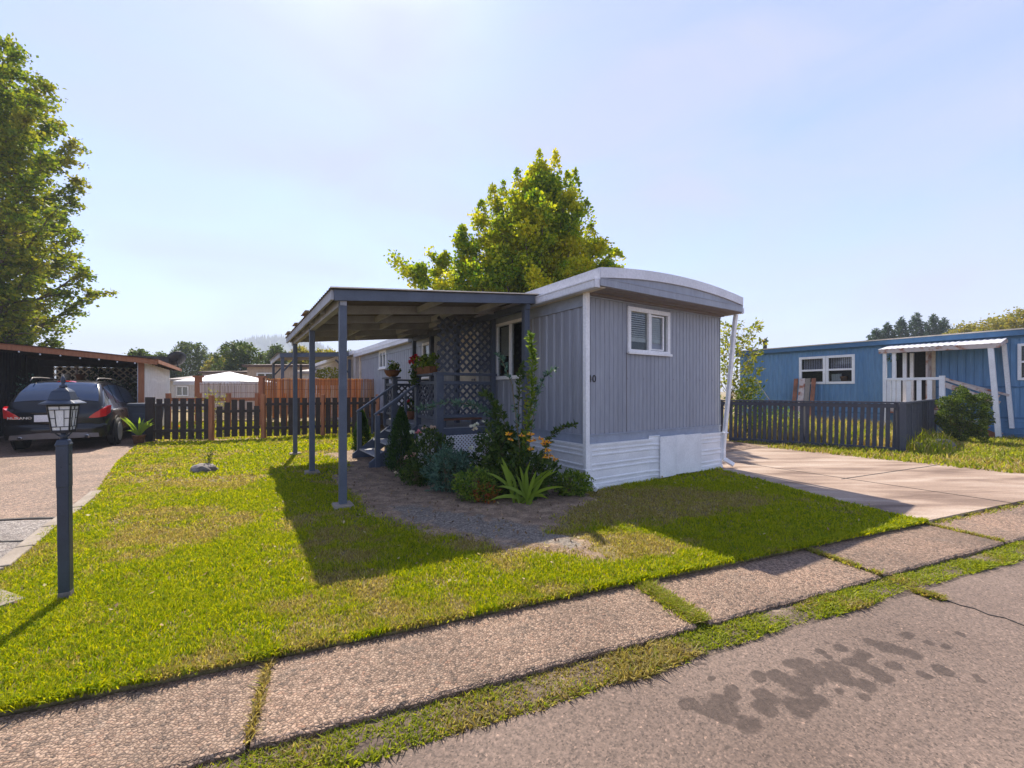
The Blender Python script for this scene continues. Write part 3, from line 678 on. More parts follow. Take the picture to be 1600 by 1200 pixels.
for k in range(30):
    z = 2.78-k*.022
    if z > 2.2: pb2(mb, 2.15, 2.6, -.10, -.075, z, z+.014)
mb.build('blind', M['blind'], w2)
w3, pb3 = window(home, 'window', *lw[2], left, .07, mull=None)
mb = MB(); pb3(mb, 5.97, 6.68, -.10, -.08, 2.2, 2.8); mb.build('blind', M['blind'], w3)
w4, pb4 = window(home, 'window', *lw[3], left, .09, mull='v')
# door, cream with frame
mb = MB(); vs = []
mb.box(-.012, .03, 3.48, 4.31, .84, 2.79); dr_ = mb.build('door', M['door'], home, bevel=.004)
mb = MB(); mb.box(-.03,.03,3.42,3.48,.83,2.85); mb.box(-.03,.03,4.31,4.37,.83,2.85); mb.box(-.03,.03,3.48,4.31,2.79,2.85)
mb.build('door_frame', M['white'], dr_)
mb = MB(); mb.lathe([(.03,-.02),(.03,-.04),(.012,-.045),(.012,-.07),(.028,-.08),(.02,-.10)], (0,3.56,1.75), 12, 'x'); mb.build('handle', M['chrome'], dr_, smooth=True)
def text(s, size, parent, mt, loc, rot, ext=.004, name='lettering', sx=1):
    c = bpy.data.curves.new(name, 'FONT'); c.body = s; c.size = size; c.extrude = ext; c.align_x = 'CENTER'; c.align_y = 'CENTER'
    t = bpy.data.objects.new(name, c); C.objects.link(t)
    me = bpy.data.meshes.new_from_object(t.evaluated_get(bpy.context.evaluated_depsgraph_get())); bpy.data.objects.remove(t)
    o = bpy.data.objects.new(name, me); C.objects.link(o); me.materials.clear(); me.materials.append(M[mt])
    o.parent = parent; o.location = loc; o.rotation_euler = rot; o.scale = (sx,1,1); return o
text('4', .16, home, 'black', (.062, -.010, 1.685), (R(90),0,0), name='house_number')
text('0', .16, home, 'black', (.16, -.008, 1.685), (R(90),R(0),0), name='house_number')
mb = MB(); mb.box(.888,.894,-.004,.0,.83,2.12); mb.build('panel_seam', M['soffit'], home)
mb = MB(); mb.box(2.398,2.403,-.003,.0,.83,2.935); mb.build('panel_seam', M['band'], home)
for k in range(9): mb = MB(); mb.box(.10+k*.4,.112+k*.4,-.006,0,1.70,1.712); mb.build('screw', M['soffit'], home)
# rear annex trim: white corner post at the far end
mb = MB(); mb.box(-.05, .02, LL-.35, LL-.2, 0, 2.98); mb.build('corner_post', M['cream'], home)

# ------------------------------------------------------------------ patio cover
def HB(mb, *a): return mb.box(*a)
cover = thing('patio_cover', 'slate painted patio roof on posts with corrugated sheets beside the grey home', 'patio cover', A0, ROT)
tR0, tR1 = .98, 6.85; sL, sRr = -3.42, -.12
def cz(s): return 2.80+(s-sL)/(sRr-sL)*.33        # roof top height
for t in (1.05, 3.75, 6.45):
    mb = MB(); mb.box(-3.345, -3.255, t-.045, t+.045, .03 if t > 2 else .0, 2.66); p = mb.build('post', M['slate'], cover, bevel=.004)
    mb = MB(); mb.frustum((-3.3,t), .26,.26,-.01,.22,.22,.035); mb.build('footing', M['concrete'], p)
for t, zt in ((1.08, 2.96), (3.75, 2.96), (5.2, 2.96), (6.45, 2.96)):
    mb = MB(); mb.box(-.42, -.32, t-.05, t+.05, .0, zt); mb.build('post', M['slate'], cover, bevel=.004)
mb = MB(); mb.box(-3.34, -3.26, 1.0, tR1-.02, 2.61, 2.735); mb.build('beam', M['slate_lit'], cover)
mb = MB(); mb.box(-.41, -.33, 1.0, tR1-.02, 2.87, 2.985); mb.build('beam', M['slate'], cover)
mb = MB(); mb.bar((sL,tR0,cz(sL)-.075),(-.26,tR0,cz(-.26)-.075),.035,.14); 
mb.build('fascia', M['slate'], cover)
mb = MB(); mb.box(sL-.035, sL, tR0, tR1, 2.665, 2.79); mb.build('fascia', M['slate_lit'], cover)
for k in range(1, 6):
    t = tR0+k*(tR1-tR0)/5.3
    mb = MB(); mb.bar((sL+.005,t,cz(sL)-.085),(-.18,t,cz(-.18)-.085),.04,.13); mb.build('rafter', M['slate_lit'], cover)
for k in range(5):
    t = tR0+.02+k*(tR1-tR0)/5.3
    for s in ((-2.3,-1.2) if k % 2 else (-1.9,-.8)):
        mb = MB(); mb.bar((s,t,cz(s)-.09),(s,t+1.08,cz(s)-.09),.035,.10); mb.build('blocking', M['slate_lit'], cover)
mb = MB()      # corrugated sheets: waves run across, along t
ncol = 120; vs = []; row = []
for i in range(ncol+1):
    t = tR0-.05+(tR1-tR0+.1)*i/ncol; wv = .012*math.sin(i*math.pi/1.5)
    for s in (sL-.06, sRr):
        vs.append((s, t, cz(s)+.002+wv))
n0 = len(vs); vs += [(a,b,c-.006) for a,b,c in vs]
mb.add(vs, [(2*i,2*i+2,2*i+3,2*i+1) for i in range(ncol)]+[(n0+2*i,n0+2*i+1,n0+2*i+3,n0+2*i+2) for i in range(ncol)])
mb.build('corrugated_sheet', M['corr'], cover)
mb = MB(); mb.bar((sL-.05,tR0-.035,cz(sL)+.008),(sRr-.1,tR0-.035,cz(sRr-.1)+.008),.05,.016); mb.build('sheet_edge', M['cream'], cover)
for a, b, w_ in ((2.9,3.5,.2),(4.4,4.9,.15),(5.8,6.5,.15)):
    mb = MB(); mb.add([(sL-.1,a,cz(sL)+.03),(sL-.1,b,cz(sL)+.02),(sL+w_,b,cz(sL)+.04),(sL+w_,a,cz(sL)+.05)], [(0,1,2,3)])
    mb.build('loose_sheet_edge', M['oldwood'], cover)
mb = MB(); mb.box(-3.30,-3.25,1.1,1.13,2.5,2.7); mb.build('bracket', M['band'], cover)

# ------------------------------------------------------------------ porch deck with steps
def lattice(mb, o, ax, w, h, pitch=.105, sw=.038, th=.008, nrm=(0,1,0)):
    o = Vector(o); ax = Vector(ax).normalized(); nn = Vector(nrm)
    for lay, sgn in ((0, 1), (1, -1)):
        c = -h if sgn > 0 else 0
        k = 0
        e = w if sgn > 0 else w+h
        step = pitch*math.sqrt(2)
        c += step*.3
        while c < e:
            # line x = c + sgn*z  (z from 0..h)
            if sgn > 0: z0 = max(0, -c); z1 = min(h, w-c); x0 = c+z0; x1 = c+z1
            else: z0 = max(0, c-w); z1 = min(h, c); x0 = c-z0; x1 = c-z1
            if z1-z0 > .02:
                off = nn*(lay*th)
                mb.bar(o+ax*x0+V(0,0,z0)+off, o+ax*x1+V(0,0,z1)+off, th*.98, sw, up=V(0,0,1) if False else (ax*(-sgn)+V(0,0,1)))
            c += step
    return mb
deck = thing('porch_deck', 'slate porch deck with lattice railings, steps and sloping handrails beside the home', 'porch', A0, ROT)
D0, D1, E0, E1 = -1.29, -.06, 2.6, 5.9      # s range, t range
DZ = .80
mb = MB()
for k in range(9): mb.box(D0+.004+k*.137, D0+.130+k*.137, E0, E1, DZ-.03, DZ)
mb.build('deck_floor', M['slate_lit'], deck)
mb = MB(); mb.box(D0-.02, D1, E0-.03, E0, DZ-.14, DZ-.01); mb.box(D0-.03, D0, E0, E1, DZ-.14, DZ-.01); mb.box(D0,D1,E1,E1+.03,DZ-.14,DZ-.01)
mb.build('deck_fascia', M['slate'], deck)
mb = MB(); lattice(mb, (D0, E0-.02, .0), (1,0,0), 1.23, .66, .052, .026, .005, (0,-1,0)); mb.build('white_skirt_lattice', M['white'], deck)
mb = MB(); lattice(mb, (D0-.02, E0, .0), (0,1,0), 1.05, .66, .052, .026, .005, (-1,0,0)); mb.build('white_skirt_lattice', M['white'], deck)
for (s, t, zt, w_) in ((D0,E0,1.80,.14),(D0,3.70,1.80,.11),(D0,5.25,1.80,.11),(D0,E1,1.80,.09),(D1-.06,E0-.0,2.95,.09),(D1-.06,E1,1.80,.09)):
    mb = MB(); mb.box(s-w_/2, s+w_/2, t-w_/2, t+w_/2, .0, zt); mb.build('post', M['slate'], deck, bevel=.004)
# upper privacy lattice and its frame
mb = MB(); lattice(mb, (D0-.02, E0+.02, 1.88), (1,0,0), 1.2, 1.02, .116, .046, .008, (0,-1,0)); mb.build('privacy_lattice', M['darkrail'], deck)
mb = MB(); mb.box(D0-.08, D1, E0-.07, E0+.10, 1.80, 1.85); mb.build('railing_cap', M['slate'], deck)
mb = MB(); mb.box(D0-.10, D0+.12, E0+.10, 3.86, 1.80, 1.84); mb.build('railing_cap', M['slate'], deck)
mb = MB(); mb.box(D0-.10, D0+.12, 5.15, E1+.06, 1.80, 1.84); mb.box(D0+.12, D1, E1-.03, E1+.05, 1.76,1.80); mb.build('railing_cap', M['slate'], deck)
def rail_panel(o, ax, w, z0, z1, nrm):
    mb = MB(); lattice(mb, (o[0],o[1],z0), ax, w, z1-z0, .112, .042, .008, nrm)
    l = mb.build('railing_lattice', M['darkrail'], deck); a = Vector(ax); p = Vector((o[0],o[1],0))
    for z in (z0, z1): f = MB(); f.bar(p+V(0,0,z), p+a*w+V(0,0,z), .05, .06); f.build('lattice_rail', M['slate'], l)
rail_panel((D0+.06,E0), (1,0,0), 1.05, 1.02, 1.66, (0,-1,0))
rail_panel((D0,E0+.06), (0,1,0), .98, .98, 1.66, (-1,0,0))
rail_panel((D0,5.30), (0,1,0), .56, .95, 1.66, (-1,0,0))
rail_panel((D0+.04,E1), (1,0,0), 1.12, 1.0, 1.66, (0,-1,0))
mb = MB(); mb.box(D0+.08, D1-.25, E0+.10, E0+.42, .93, .965); 
bench = mb.build('bench_seat', M['benchwood'], deck, bevel=.012)
for s in (D0+.15, D1-.35): mb = MB(); mb.box(s, s+.06, E0+.14, E0+.38, DZ, .93); mb.build('bench_support', M['slate'], bench)
# steps
SX = [-2.12, -1.83, -1.54, D0-.03]; T0_, T1_ = 3.62, 5.10
for k in range(3):
    z = .21+.2*k
    mb = MB(); mb.box(SX[k]-.03, SX[k]+.14, T0_+.05, T1_-.05, z-.035, z); mb.box(SX[k]+.145, SX[k+1]+.01, T0_+.05, T1_-.05, z-.035, z)
    mb.build('tread', M['slate_lit'], deck)
for t in (T0_+.03, T1_-.03):
    mb = MB(); vs = [(-2.30,t-.02,0),(-2.30,t-.02,.10),(D0-.03,t-.02,.80),(D0-.03,t-.02,.40),(-1.9,t-.02,0)]
    vs += [(a,b+.04,c) for a,b,c in vs]; mb.add(vs, [(0,1,2,3,4),(9,8,7,6,5)]+[(i,(i+1)%5,5+(i+1)%5,5+i) for i in range(5)])
    mb.build('stringer', M['slate'], deck)
for t in (T0_, T1_):
    nm = MB(); nm.box(-2.19, -2.10, t-.045, t+.045, 0, 1.02); nm.build('newel_post', M['slate'], deck, bevel=.004)
    r_ = MB(); r_.bar((-2.20,t,1.03),(D0-.02,t,1.66),.10,.04); r_.build('handrail', M['slate'], deck)
    b_ = MB()
    for s in (-1.86, -1.58): zt = 1.03+(s+2.2)/(.89)*.63; b_.box(s-.02, s+.02, t-.02, t+.02, .32+(s+2.2)*.6, zt-.02)
    b_.build('baluster', M['slate'], deck)
# lattice screen further along the wall on posts
# ------------------------------------------------------------------ foliage
def unit(v): return v/np.maximum(np.linalg.norm(v, axis=1, keepdims=True), 1e-9)
def leaves(name, c, size, m, parent=None, asp=.55, d=None, spread=1.0, flat=0., droop=0):
    c = np.asarray(c, float); n = len(c)
    dr = unit(rng.normal(size=(n,3))) if d is None else unit(unit(np.asarray(d, float))+spread*rng.normal(size=(n,3)))
    dr[:,2] -= droop; dr = unit(dr)
    nr = rng.normal(size=(n,3)); nr[:,2] += flat*3; sd_ = unit(np.cross(dr, nr))
    L = (size*(.6+.8*rng.random(n)))[:,None]; Wd = L*asp
    nn = np.cross(dr, sd_)
    v = np.stack([c, c+dr*L*.5+sd_*Wd*.5+nn*L*.06, c+dr*L, c+dr*L*.5-sd_*Wd*.5+nn*L*.06], 1).reshape(-1,3)
    f = np.arange(n*4).reshape(n,4)
    o = npmesh(name, v, f, m, parent); return o
def bez(p, q, bend, n=6):
    p, q = np.array(p, float), np.array(q, float); m_ = (p+q)/2+np.array(bend)
    return [tuple((1-t)**2*p+2*t*(1-t)*m_+t*t*q) for t in [i/(n-1) for i in range(n)]]
def tree(name, label, cat, loc, height, profile, trunk_r, lmat, leafsz, nlimb, per, seed, group=None, up=.5, trunk_h=.12, clump=.35, asp=.7, bmat='bark', lean=0, sub=5, extra=(), spires=()):
    """profile(f): crown radius at height fraction f; limbs leave the trunk and carry leaf sprays"""
    global rng
    keep = rng; rng = np.random.default_rng(seed); rr = random.Random(seed)
    root = thing(name, label, cat, loc, 0, group)
    mb = MB(); tp = [(math.sin(i*1.3)*.02*height*.3, math.cos(i*1.7)*.02*height*.3, height*.93*i/8) for i in range(9)]
    mb.tube(tp, [trunk_r*(1-.88*i/8) for i in range(9)], 8)
    cs = []; ds = []
    lim = []
    for k in range(nlimb):
        f = trunk_h+(1-trunk_h)*((k+.5)/nlimb)**.9; az = k*2.399+rr.uniform(-.4,.4)
        r = profile(f)*rr.uniform(.75,1.12); lim.append((f, az, r))
    lim += list(extra)
    for f, az, r in lim:
        if r < .05*height*.2: r = .05*height*.2
        zb = height*max(trunk_h*.8, f-.10-.12*up); zt = height*min(1, f+up*r/height*.9)
        b = (math.cos(az)*.02, math.sin(az)*.02, zb); e = (math.cos(az)*r, math.sin(az)*r, zt)
        pts = bez(b, e, (math.cos(az)*r*.12, math.sin(az)*r*.12, -r*.12), 6)
        r0 = trunk_r*(.45-.3*f); mb.tube(pts, [r0*(1-.85*i/5) for i in range(6)], 5, False)
        npl = int(per*(.45+r/max(.1, profile(.35))))
        for j in range(sub+1):
            t = .30+.75*j/sub; t = min(t, 1.)
            i0 = min(4, int(t*5)); w = t*5-i0
            p = np.array(pts[i0])*(1-w)+np.array(pts[i0+1])*w
            a2 = az+rr.uniform(-1.2,1.2); l2 = r*.30*rr.uniform(.6,1.3)*(1.25-t*.6)
            q = p+np.array([math.cos(a2)*l2, math.sin(a2)*l2, l2*rr.uniform(-.15,.8)*up*1.6])
            if j < sub: mb.tube([tuple(p), tuple((p+q)/2+np.array([0,0,.04])), tuple(q)], [r0*.35, r0*.25, r0*.1], 4, False)
            else: q = p
            nl = npl//(sub+1)
            tt = rng.random(nl)[:,None]; cl = clump*(.55+.45*(1-t)+.2*rr.random())
            cen = p*(1-tt)+q*tt+rng.normal(0, 1, (nl,3))*np.array([cl,cl,cl*.75])
            cs.append(cen); ds.append(np.tile(np.array([math.cos(az), math.sin(az), .35]), (nl,1)))
    for sx_, sy_, sz_, sh_, sr_, sn_ in spires:
        mb.tube([(sx_*.8,sy_*.8,sz_-sh_*1.3),(sx_,sy_,sz_-.1)], [.03,.008], 4, False)
        t_ = rng.random(sn_)**.8; rad_ = sr_*(1-t_)**.7*(.6+.5*np.sin(t_*17+sx_)**2); a_ = rng.random(sn_)*6.28
        cs.append(np.stack([sx_+np.cos(a_)*rad_, sy_+np.sin(a_)*rad_, sz_-sh_+t_*sh_], -1)); ds.append(np.stack([np.cos(a_), np.sin(a_), np.full(sn_,.6)], -1))
    cs = np.concatenate(cs); ds = np.concatenate(ds)
    mb.build('trunk', M[bmat], root, smooth=True)
    leaves('crown', cs, leafsz, lmat, root, asp, ds, 1.3)
    rng = keep
    return root
LM = {}
LM['gum'] = leafmat('sweetgum_leaf', [(.07,.15,.008),(.15,.25,.010),(.27,.34,.012),(.40,.42,.014)], .55, [(.28,.34,.010),(.5,.48,.012),(.62,.52,.015),(.38,.40,.012)], .8)
LM['cotton'] = leafmat('cottonwood_leaf', [(.06,.115,.010),(.12,.185,.012),(.20,.25,.014),(.30,.31,.02)], .5, [(.17,.21,.012),(.27,.27,.02),(.36,.31,.02)], .5)
LM['far'] = leafmat('distant_leaf', [(.04,.075,.02),(.08,.12,.025),(.13,.16,.03)], .4)
LM['faryel'] = leafmat('distant_yellow_leaf', [(.14,.16,.02),(.28,.25,.03),(.36,.27,.03)], .45)
LM['conif'] = leafmat('conifer_leaf', [(.018,.045,.022),(.03,.07,.03),(.05,.09,.035)], .25)
LM['shrub'] = leafmat('dark_shrub_leaf', [(.018,.045,.01),(.04,.085,.015),(.075,.12,.02),(.11,.15,.02)], .4)
LM['light'] = leafmat('light_shrub_leaf', [(.05,.10,.015),(.11,.19,.02),(.19,.27,.03),(.26,.32,.04)], .45)
LM['teal'] = leafmat('blue_green_leaf', [(.03,.07,.05),(.06,.13,.09),(.11,.2,.14),(.16,.26,.2)], .35)
LM['cedar'] = leafmat('arborvitae_leaf', [(.012,.04,.008),(.03,.075,.012),(.06,.12,.018)], .3)
LM['boxw'] = leafmat('box_hedge_leaf', [(.02,.045,.008),(.05,.09,.01),(.10,.15,.015),(.20,.25,.02)], .3)
LM['iris'] = leafmat('sword_leaf', [(.09,.17,.02),(.16,.26,.03),(.26,.36,.04),(.34,.38,.05)], .5)
LM['yplant'] = leafmat('yellow_green_leaf', [(.12,.16,.015),(.26,.28,.025),(.38,.32,.03)], .5)
LM['coral'] = leafmat('autumn_leaf', [(.3,.05,.02),(.35,.14,.03),(.28,.2,.03)], .4)
for k, c in (('pink',[(.75,.18,.28),(.8,.35,.4)]),('pale',[(.8,.66,.5),(.85,.78,.62)]),('whitef',[(.8,.8,.72),(.85,.85,.8)]),('red',[(.55,.01,.03),(.6,.03,.06)]),('orangef',[(.85,.33,.01),(.85,.45,.02)]),('palepink',[(.8,.5,.45),(.8,.62,.52)])):
    LM[k] = leafmat(k+'_petal', c, .35, gain=1.)
def d0(p): return math.hypot(p[0], p[1])
# the sweetgum behind the home
gp = Vector((1.1, 17.2, 0))
def gprof(f):
    return float(np.interp(f, [.0,.2,.35,.48,.60,.74,.86,.94,1.], [1.9,2.6,2.75,2.45,2.0,1.35,.7,.25,.1]))
tree('sweetgum_tree', 'large yellow green sweetgum tree rising behind the grey home', 'tree', gp, 10.6, gprof, .22, LM['gum'], .125, 96, 1250, 11, up=.85, trunk_h=.16, clump=.21,
     extra=[(.28,R(172),3.0),(.35,R(190),3.2),(.40,R(180),2.9),(.46,R(186),3.0),(.52,R(174),2.6),(.30,R(200),3.3),(.24,R(165),3.4),(.36,R(210),2.9),(.32,R(-20),2.9),(.42,R(-15),2.6),(.22,R(182),5.2),(.25,R(188),4.7),(.30,R(176),4.2),(.36,R(180),3.9),(.36,R(-5),2.1),(.25,R(5),2.3),(.23,R(-8),2.4),(.74,R(178),1.7),(.62,R(184),2.4),(.5,R(180),3.1)],
     spires=[((px-842)/660*17.2, oy, 1.5+(611-py)/660*17.2, sh, .34, 260) for px, py, sh, oy in ((843,235,1.6,0),(867,240,1.5,-.2),(899,264,1.4,.1),(885,275,1.2,-.3),(808,266,1.4,-.2),(785,281,1.3,.2),(752,314,1.0,0),(915,316,1.0,-.2),(770,296,1.1,-.4),(826,262,1.2,.3),(922,352,.8,0),(722,350,.7,.1),(655,432,.6,0),(942,382,.6,-.1),(962,390,.4,0),(695,394,.6,0))])
# tall tree at the left edge
cp = Vector((-26.5, 20.5, 0))
def cprof(f): return float(np.interp(f, [0,.22,.3,.5,.7,.9,1.], [2.2,3.4,4.0,4.0,3.6,3.0,1.4]))
tree('cottonwood_tree', 'tall cottonwood with drooping ragged branches at the left edge of the view', 'tree', cp, 18.6, cprof, .42, LM['cotton'], .17, 100, 640, 5, up=.25, trunk_h=.14, clump=.22, sub=8,
     extra=[(.10,R(-22),3.6),(.12,R(-10),3.4),(.22,R(-14),3.6),(.28,R(-20),3.7),(.34,R(-12),4.3),(.42,R(-22),5.4),(.45,R(-12),5.5),(.53,R(-18),4.8),(.60,R(-10),5.1),(.63,R(-24),4.8),(.68,R(-18),5.0),(.74,R(-15),4.6),(.8,R(-20),4.2),(.87,R(-25),3.8)])
# small tree beyond the right corner of the home
def sp(f): return float(np.interp(f, [0,.3,.6,.85,1.], [.7,.95,.8,.6,.25]))
tree('small_maple_tree', 'small thin tree with yellowing leaves right beside the home downspout', 'tree', Vector((7.35,14.2,0)), 3.75, sp, .05, LM['yplant'], .13, 26, 46, 23, up=.8, trunk_h=.25, clump=.10, asp=.5,
     extra=[(.97,R(10),1.0),(.90,R(-5),.85),(.66,R(-10),.95)])
# ---- shrubs
def shrub(name, label, cat, base, rx, ry, h, m, n, size, seed, asp=.55, stems=7, group=None, shell=.55, blossoms=(), droop=0, holes=.0, smt='twig', z0=0.):
    global rng
    keep = rng; rng = np.random.default_rng(seed)
    root = thing(name, label, cat, base, 0, group)
    u = unit(rng.normal(size=(n,3))); r = (shell+(1-shell)*rng.random(n)**.5)
    lump = 1+.22*np.sin(u[:,0]*7+seed)*np.cos(u[:,1]*6+seed*2)+.16*np.sin(u[:,2]*9+u[:,0]*5)
    c = u*r[:,None]*lump[:,None]
    c = c*np.array([rx,ry,h/2])+np.array([0,0,z0+h/2])
    c[:,2] = np.maximum(c[:,2], .02)
    leaves('foliage', c, size, m, root, asp, u+np.array([0,0,.4]), .8, droop=droop)
    mb = MB()
    for k in range(stems):
        a = rng.random()*6.28; rr_ = rng.random()*.6
        mb.tube(bez((0.04*math.cos(a),.04*math.sin(a),0), (rx*rr_*math.cos(a), ry*rr_*math.sin(a), z0+h*.8), (0,0,.05), 4), [.012,.01,.007,.004], 5, False)
    mb.build('stem', M[smt], root)
    for (x_, y_, z_, s_, k_) in blossoms: blossom(root, (x_,y_,z_), s_, k_)
    rng = keep
    return root
def blossom(root, p, s, kind):
    n = 16; a = rng.random(n)*6.28; e = rng.random(n)*1.3-.2; d = np.stack([np.cos(a)*np.cos(e), np.sin(a)*np.cos(e), np.sin(e)], -1)
    leaves('blossom', np.tile(np.array(p, float), (n,1))+d*s*.1, s*.55, LM[kind], root, .9, d, .25)
def daisy(root, p, s):
    n = 11; a = np.arange(n)*2*np.pi/n; d = np.stack([np.cos(a), np.sin(a)*.8-.25, np.sin(a)*.35+.1], -1)
    b = leaves('blossom', np.tile(np.array(p, float), (n,1)), s*.6, LM['orangef'], root, .42, d, .06)
    mb = MB(); mb.lathe([(.001,-.006),(s*.17,-.004),(s*.15,.012),(.002,.02)], p, 8); mb.build('flower_eye', M['rust'], b)
def bl(base, items):       # blossoms from (px, py, depth fraction) of the photo, relative to the shrub's base
    out_ = []
    for px, py, Y, s, k in items:
        q = AT(px, py, Y)-base; out_.append((q.x, q.y, q.z, s, k))
    return out_
# arborvitae cones by the steps
def cone_shrub(base, h, r, label, seed):
    global rng
    keep = rng; rng = np.random.default_rng(seed)
    root = thing('arborvitae', label, 'shrub', base, 0, 'small arborvitae cones by the porch steps')
    n = int(5200*h); z = rng.random(n)**.85*h; a = rng.random(n)*6.28; pr = np.interp(z/h, [0,.12,.4,.8,1], [.7,1,.85,.4,.03])*r
    rr_ = pr*(.55+.5*rng.random(n))*(1+.15*np.sin(a*5+z*18))
    c = np.stack([np.cos(a)*rr_, np.sin(a)*rr_, z+.03], -1); d = np.stack([np.cos(a)*.5, np.sin(a)*.5, np.full(n,1.2)], -1)
    leaves('foliage', c, .05, LM['cedar'], root, .35, d, .3)
    mb = MB(); mb.tube([(0,0,0),(0,0,h*.9)], [.02,.005], 6); mb.build('stem', M['twig'], root)
    rng = keep
b1 = G(627, 738)
cone_shrub(b1, 1.14, .27, 'dark green cone shaped arborvitae in front of the porch steps', 3)
cone_shrub(P(-2.0,5.45), .98, .21, 'smaller arborvitae cone behind the far handrail of the porch steps', 4)
# roses and the rest of the bed, front to back
b = G(672, 752)
shrub('rose_bush', 'rose bush with pink and pale peach blooms beside the arborvitae', 'shrub', b, .36,.30,.85, LM['shrub'], 2300, .055, 31,
      blossoms=bl(b, [(655,677,7.2,.10,'pink'),(663,669,7.3,.07,'palepink'),(676,671,7.2,.11,'palepink'),(650,692,7.1,.09,'pale'),(655,694,7.1,.08,'pale'),(635,716,6.9,.09,'palepink'),(646,709,6.9,.07,'palepink'),(645,712,6.9,.07,'pink'),(619,739,6.9,.06,'pale'),(644,675,7.3,.08,'whitef')]))
b = G(700, 768)
shrub('blue_green_shrub', 'feathery blue green shrub in the middle of the flower bed', 'shrub', b, .33,.28,.62, LM['teal'], 2600, .06, 32, asp=.28)
b = G(766, 760)
shrub('rose_bush', 'rose bush with white blooms in front of the white porch lattice', 'shrub', b, .25,.24,.95, LM['shrub'], 1500, .055, 33,
      blossoms=bl(b, [(738,667,6.6,.09,'whitef'),(742,671,6.6,.08,'pale'),(744,664,6.6,.08,'whitef'),(737,701,6.3,.10,'whitef'),(783,668,6.3,.06,'pale'),(754,659,6.5,.05,'whitef'),(785,672,6.3,.05,'pale')]))
b = G(745, 782)
shrub('low_shrub', 'low green shrub with reddish leaves at the front of the flower bed', 'shrub', b, .32,.22,.42, LM['light'], 1700, .045, 34)
b2 = G(757, 785)
shrub('geranium_plant', 'small plant with rusty red leaves just left of the iris clump', 'plant', b2, .17,.14,.24, LM['coral'], 260, .05, 35, stems=3)
b = G(650, 758)
shrub('low_shrub', 'low green shrub at the foot of the pink rose bush', 'shrub', b, .26,.18,.34, LM['shrub'], 900, .05, 36, stems=4)
b = G(722, 745)
shrub('low_shrub', 'dark green shrub hugging the white lattice behind the blue green shrub', 'shrub', b, .24,.2,.42, LM['shrub'], 800, .055, 37)
b = G(893, 774)
shrub('low_shrub', 'low round green shrub against the white skirting by the downspout', 'shrub', b, .27,.20,.34, LM['light'], 1900, .042, 38)
b = G(822, 778)
shrub('coneflower_plant', 'bushy plant with orange daisy blooms against the white skirting', 'plant', b, .42,.26,.66, LM['shrub'], 2500, .06, 39)
root = bpy.context.scene.objects[[o.name for o in C.objects if o.name.startswith('coneflower_plant')][-1]]
for px, py in [(795,679),(798,687),(829,679),(829,689),(835,688),(844,686),(851,690),(857,691),(850,694),(829,702),(855,704),(860,712),(867,718),(853,714),(815,681)]:
    q = AT(px, py, 5.55)-b; daisy(root, (q.x,q.y,q.z), .075)
# iris clump: sword leaves
ib = G(818, 786)
root = thing('iris_plant', 'clump of bright green sword shaped iris leaves at the front of the bed', 'plant', ib)
def sword(root, tip, w, bend, m, base=(0,0,0)):
    pts = bez(base, tip, bend, 7); vs = []; t = Vector(tip)-Vector(base); sx = Vector((1,.25,0)).normalized()
    if abs(t.normalized().dot(sx)) > .8: sx = Vector((.2,.5,1)).normalized()
    for i, p in enumerate(pts):
        k = w*[.55,.8,1,1,.9,.6,.04][i]/2; p = Vector(p); nx = t.normalized().cross(Vector((0,1,0)))
        if nx.length < .1: nx = sx
        nx = (nx.normalized()*.85+Vector((0,-.5,0))).normalized(); vs += [p-nx*k, p+V(0,-.005,0), p+nx*k]
    mb = MB(); fs = []
    for i in range(6): fs += [(3*i,3*i+1,3*i+4,3*i+3), (3*i+1,3*i+2,3*i+5,3*i+4)]
    mb.add(vs, fs); return mb.build('leaf', m, root)
for px, py in [(759,738),(783,713),(782,724),(800,741),(812,728),(822,731),(829,719),(848,738),(868,732),(861,733),(882,761),(765,782),(852,772),(806,740),(852,745),(776,760),(858,780),(838,735),(795,733),(873,735)]:
    q = AT(px, py, 5.5+rng.normal(0,.1))-ib; bx = (rng.normal(0,.06), rng.normal(0,.05), 0)
    sword(root, (q.x,q.y,max(q.z,.04)), .042+.02*rng.random(), (q.x*-.05, 0, .05+.09*(abs(q.x)>.3)), LM['iris'], bx)
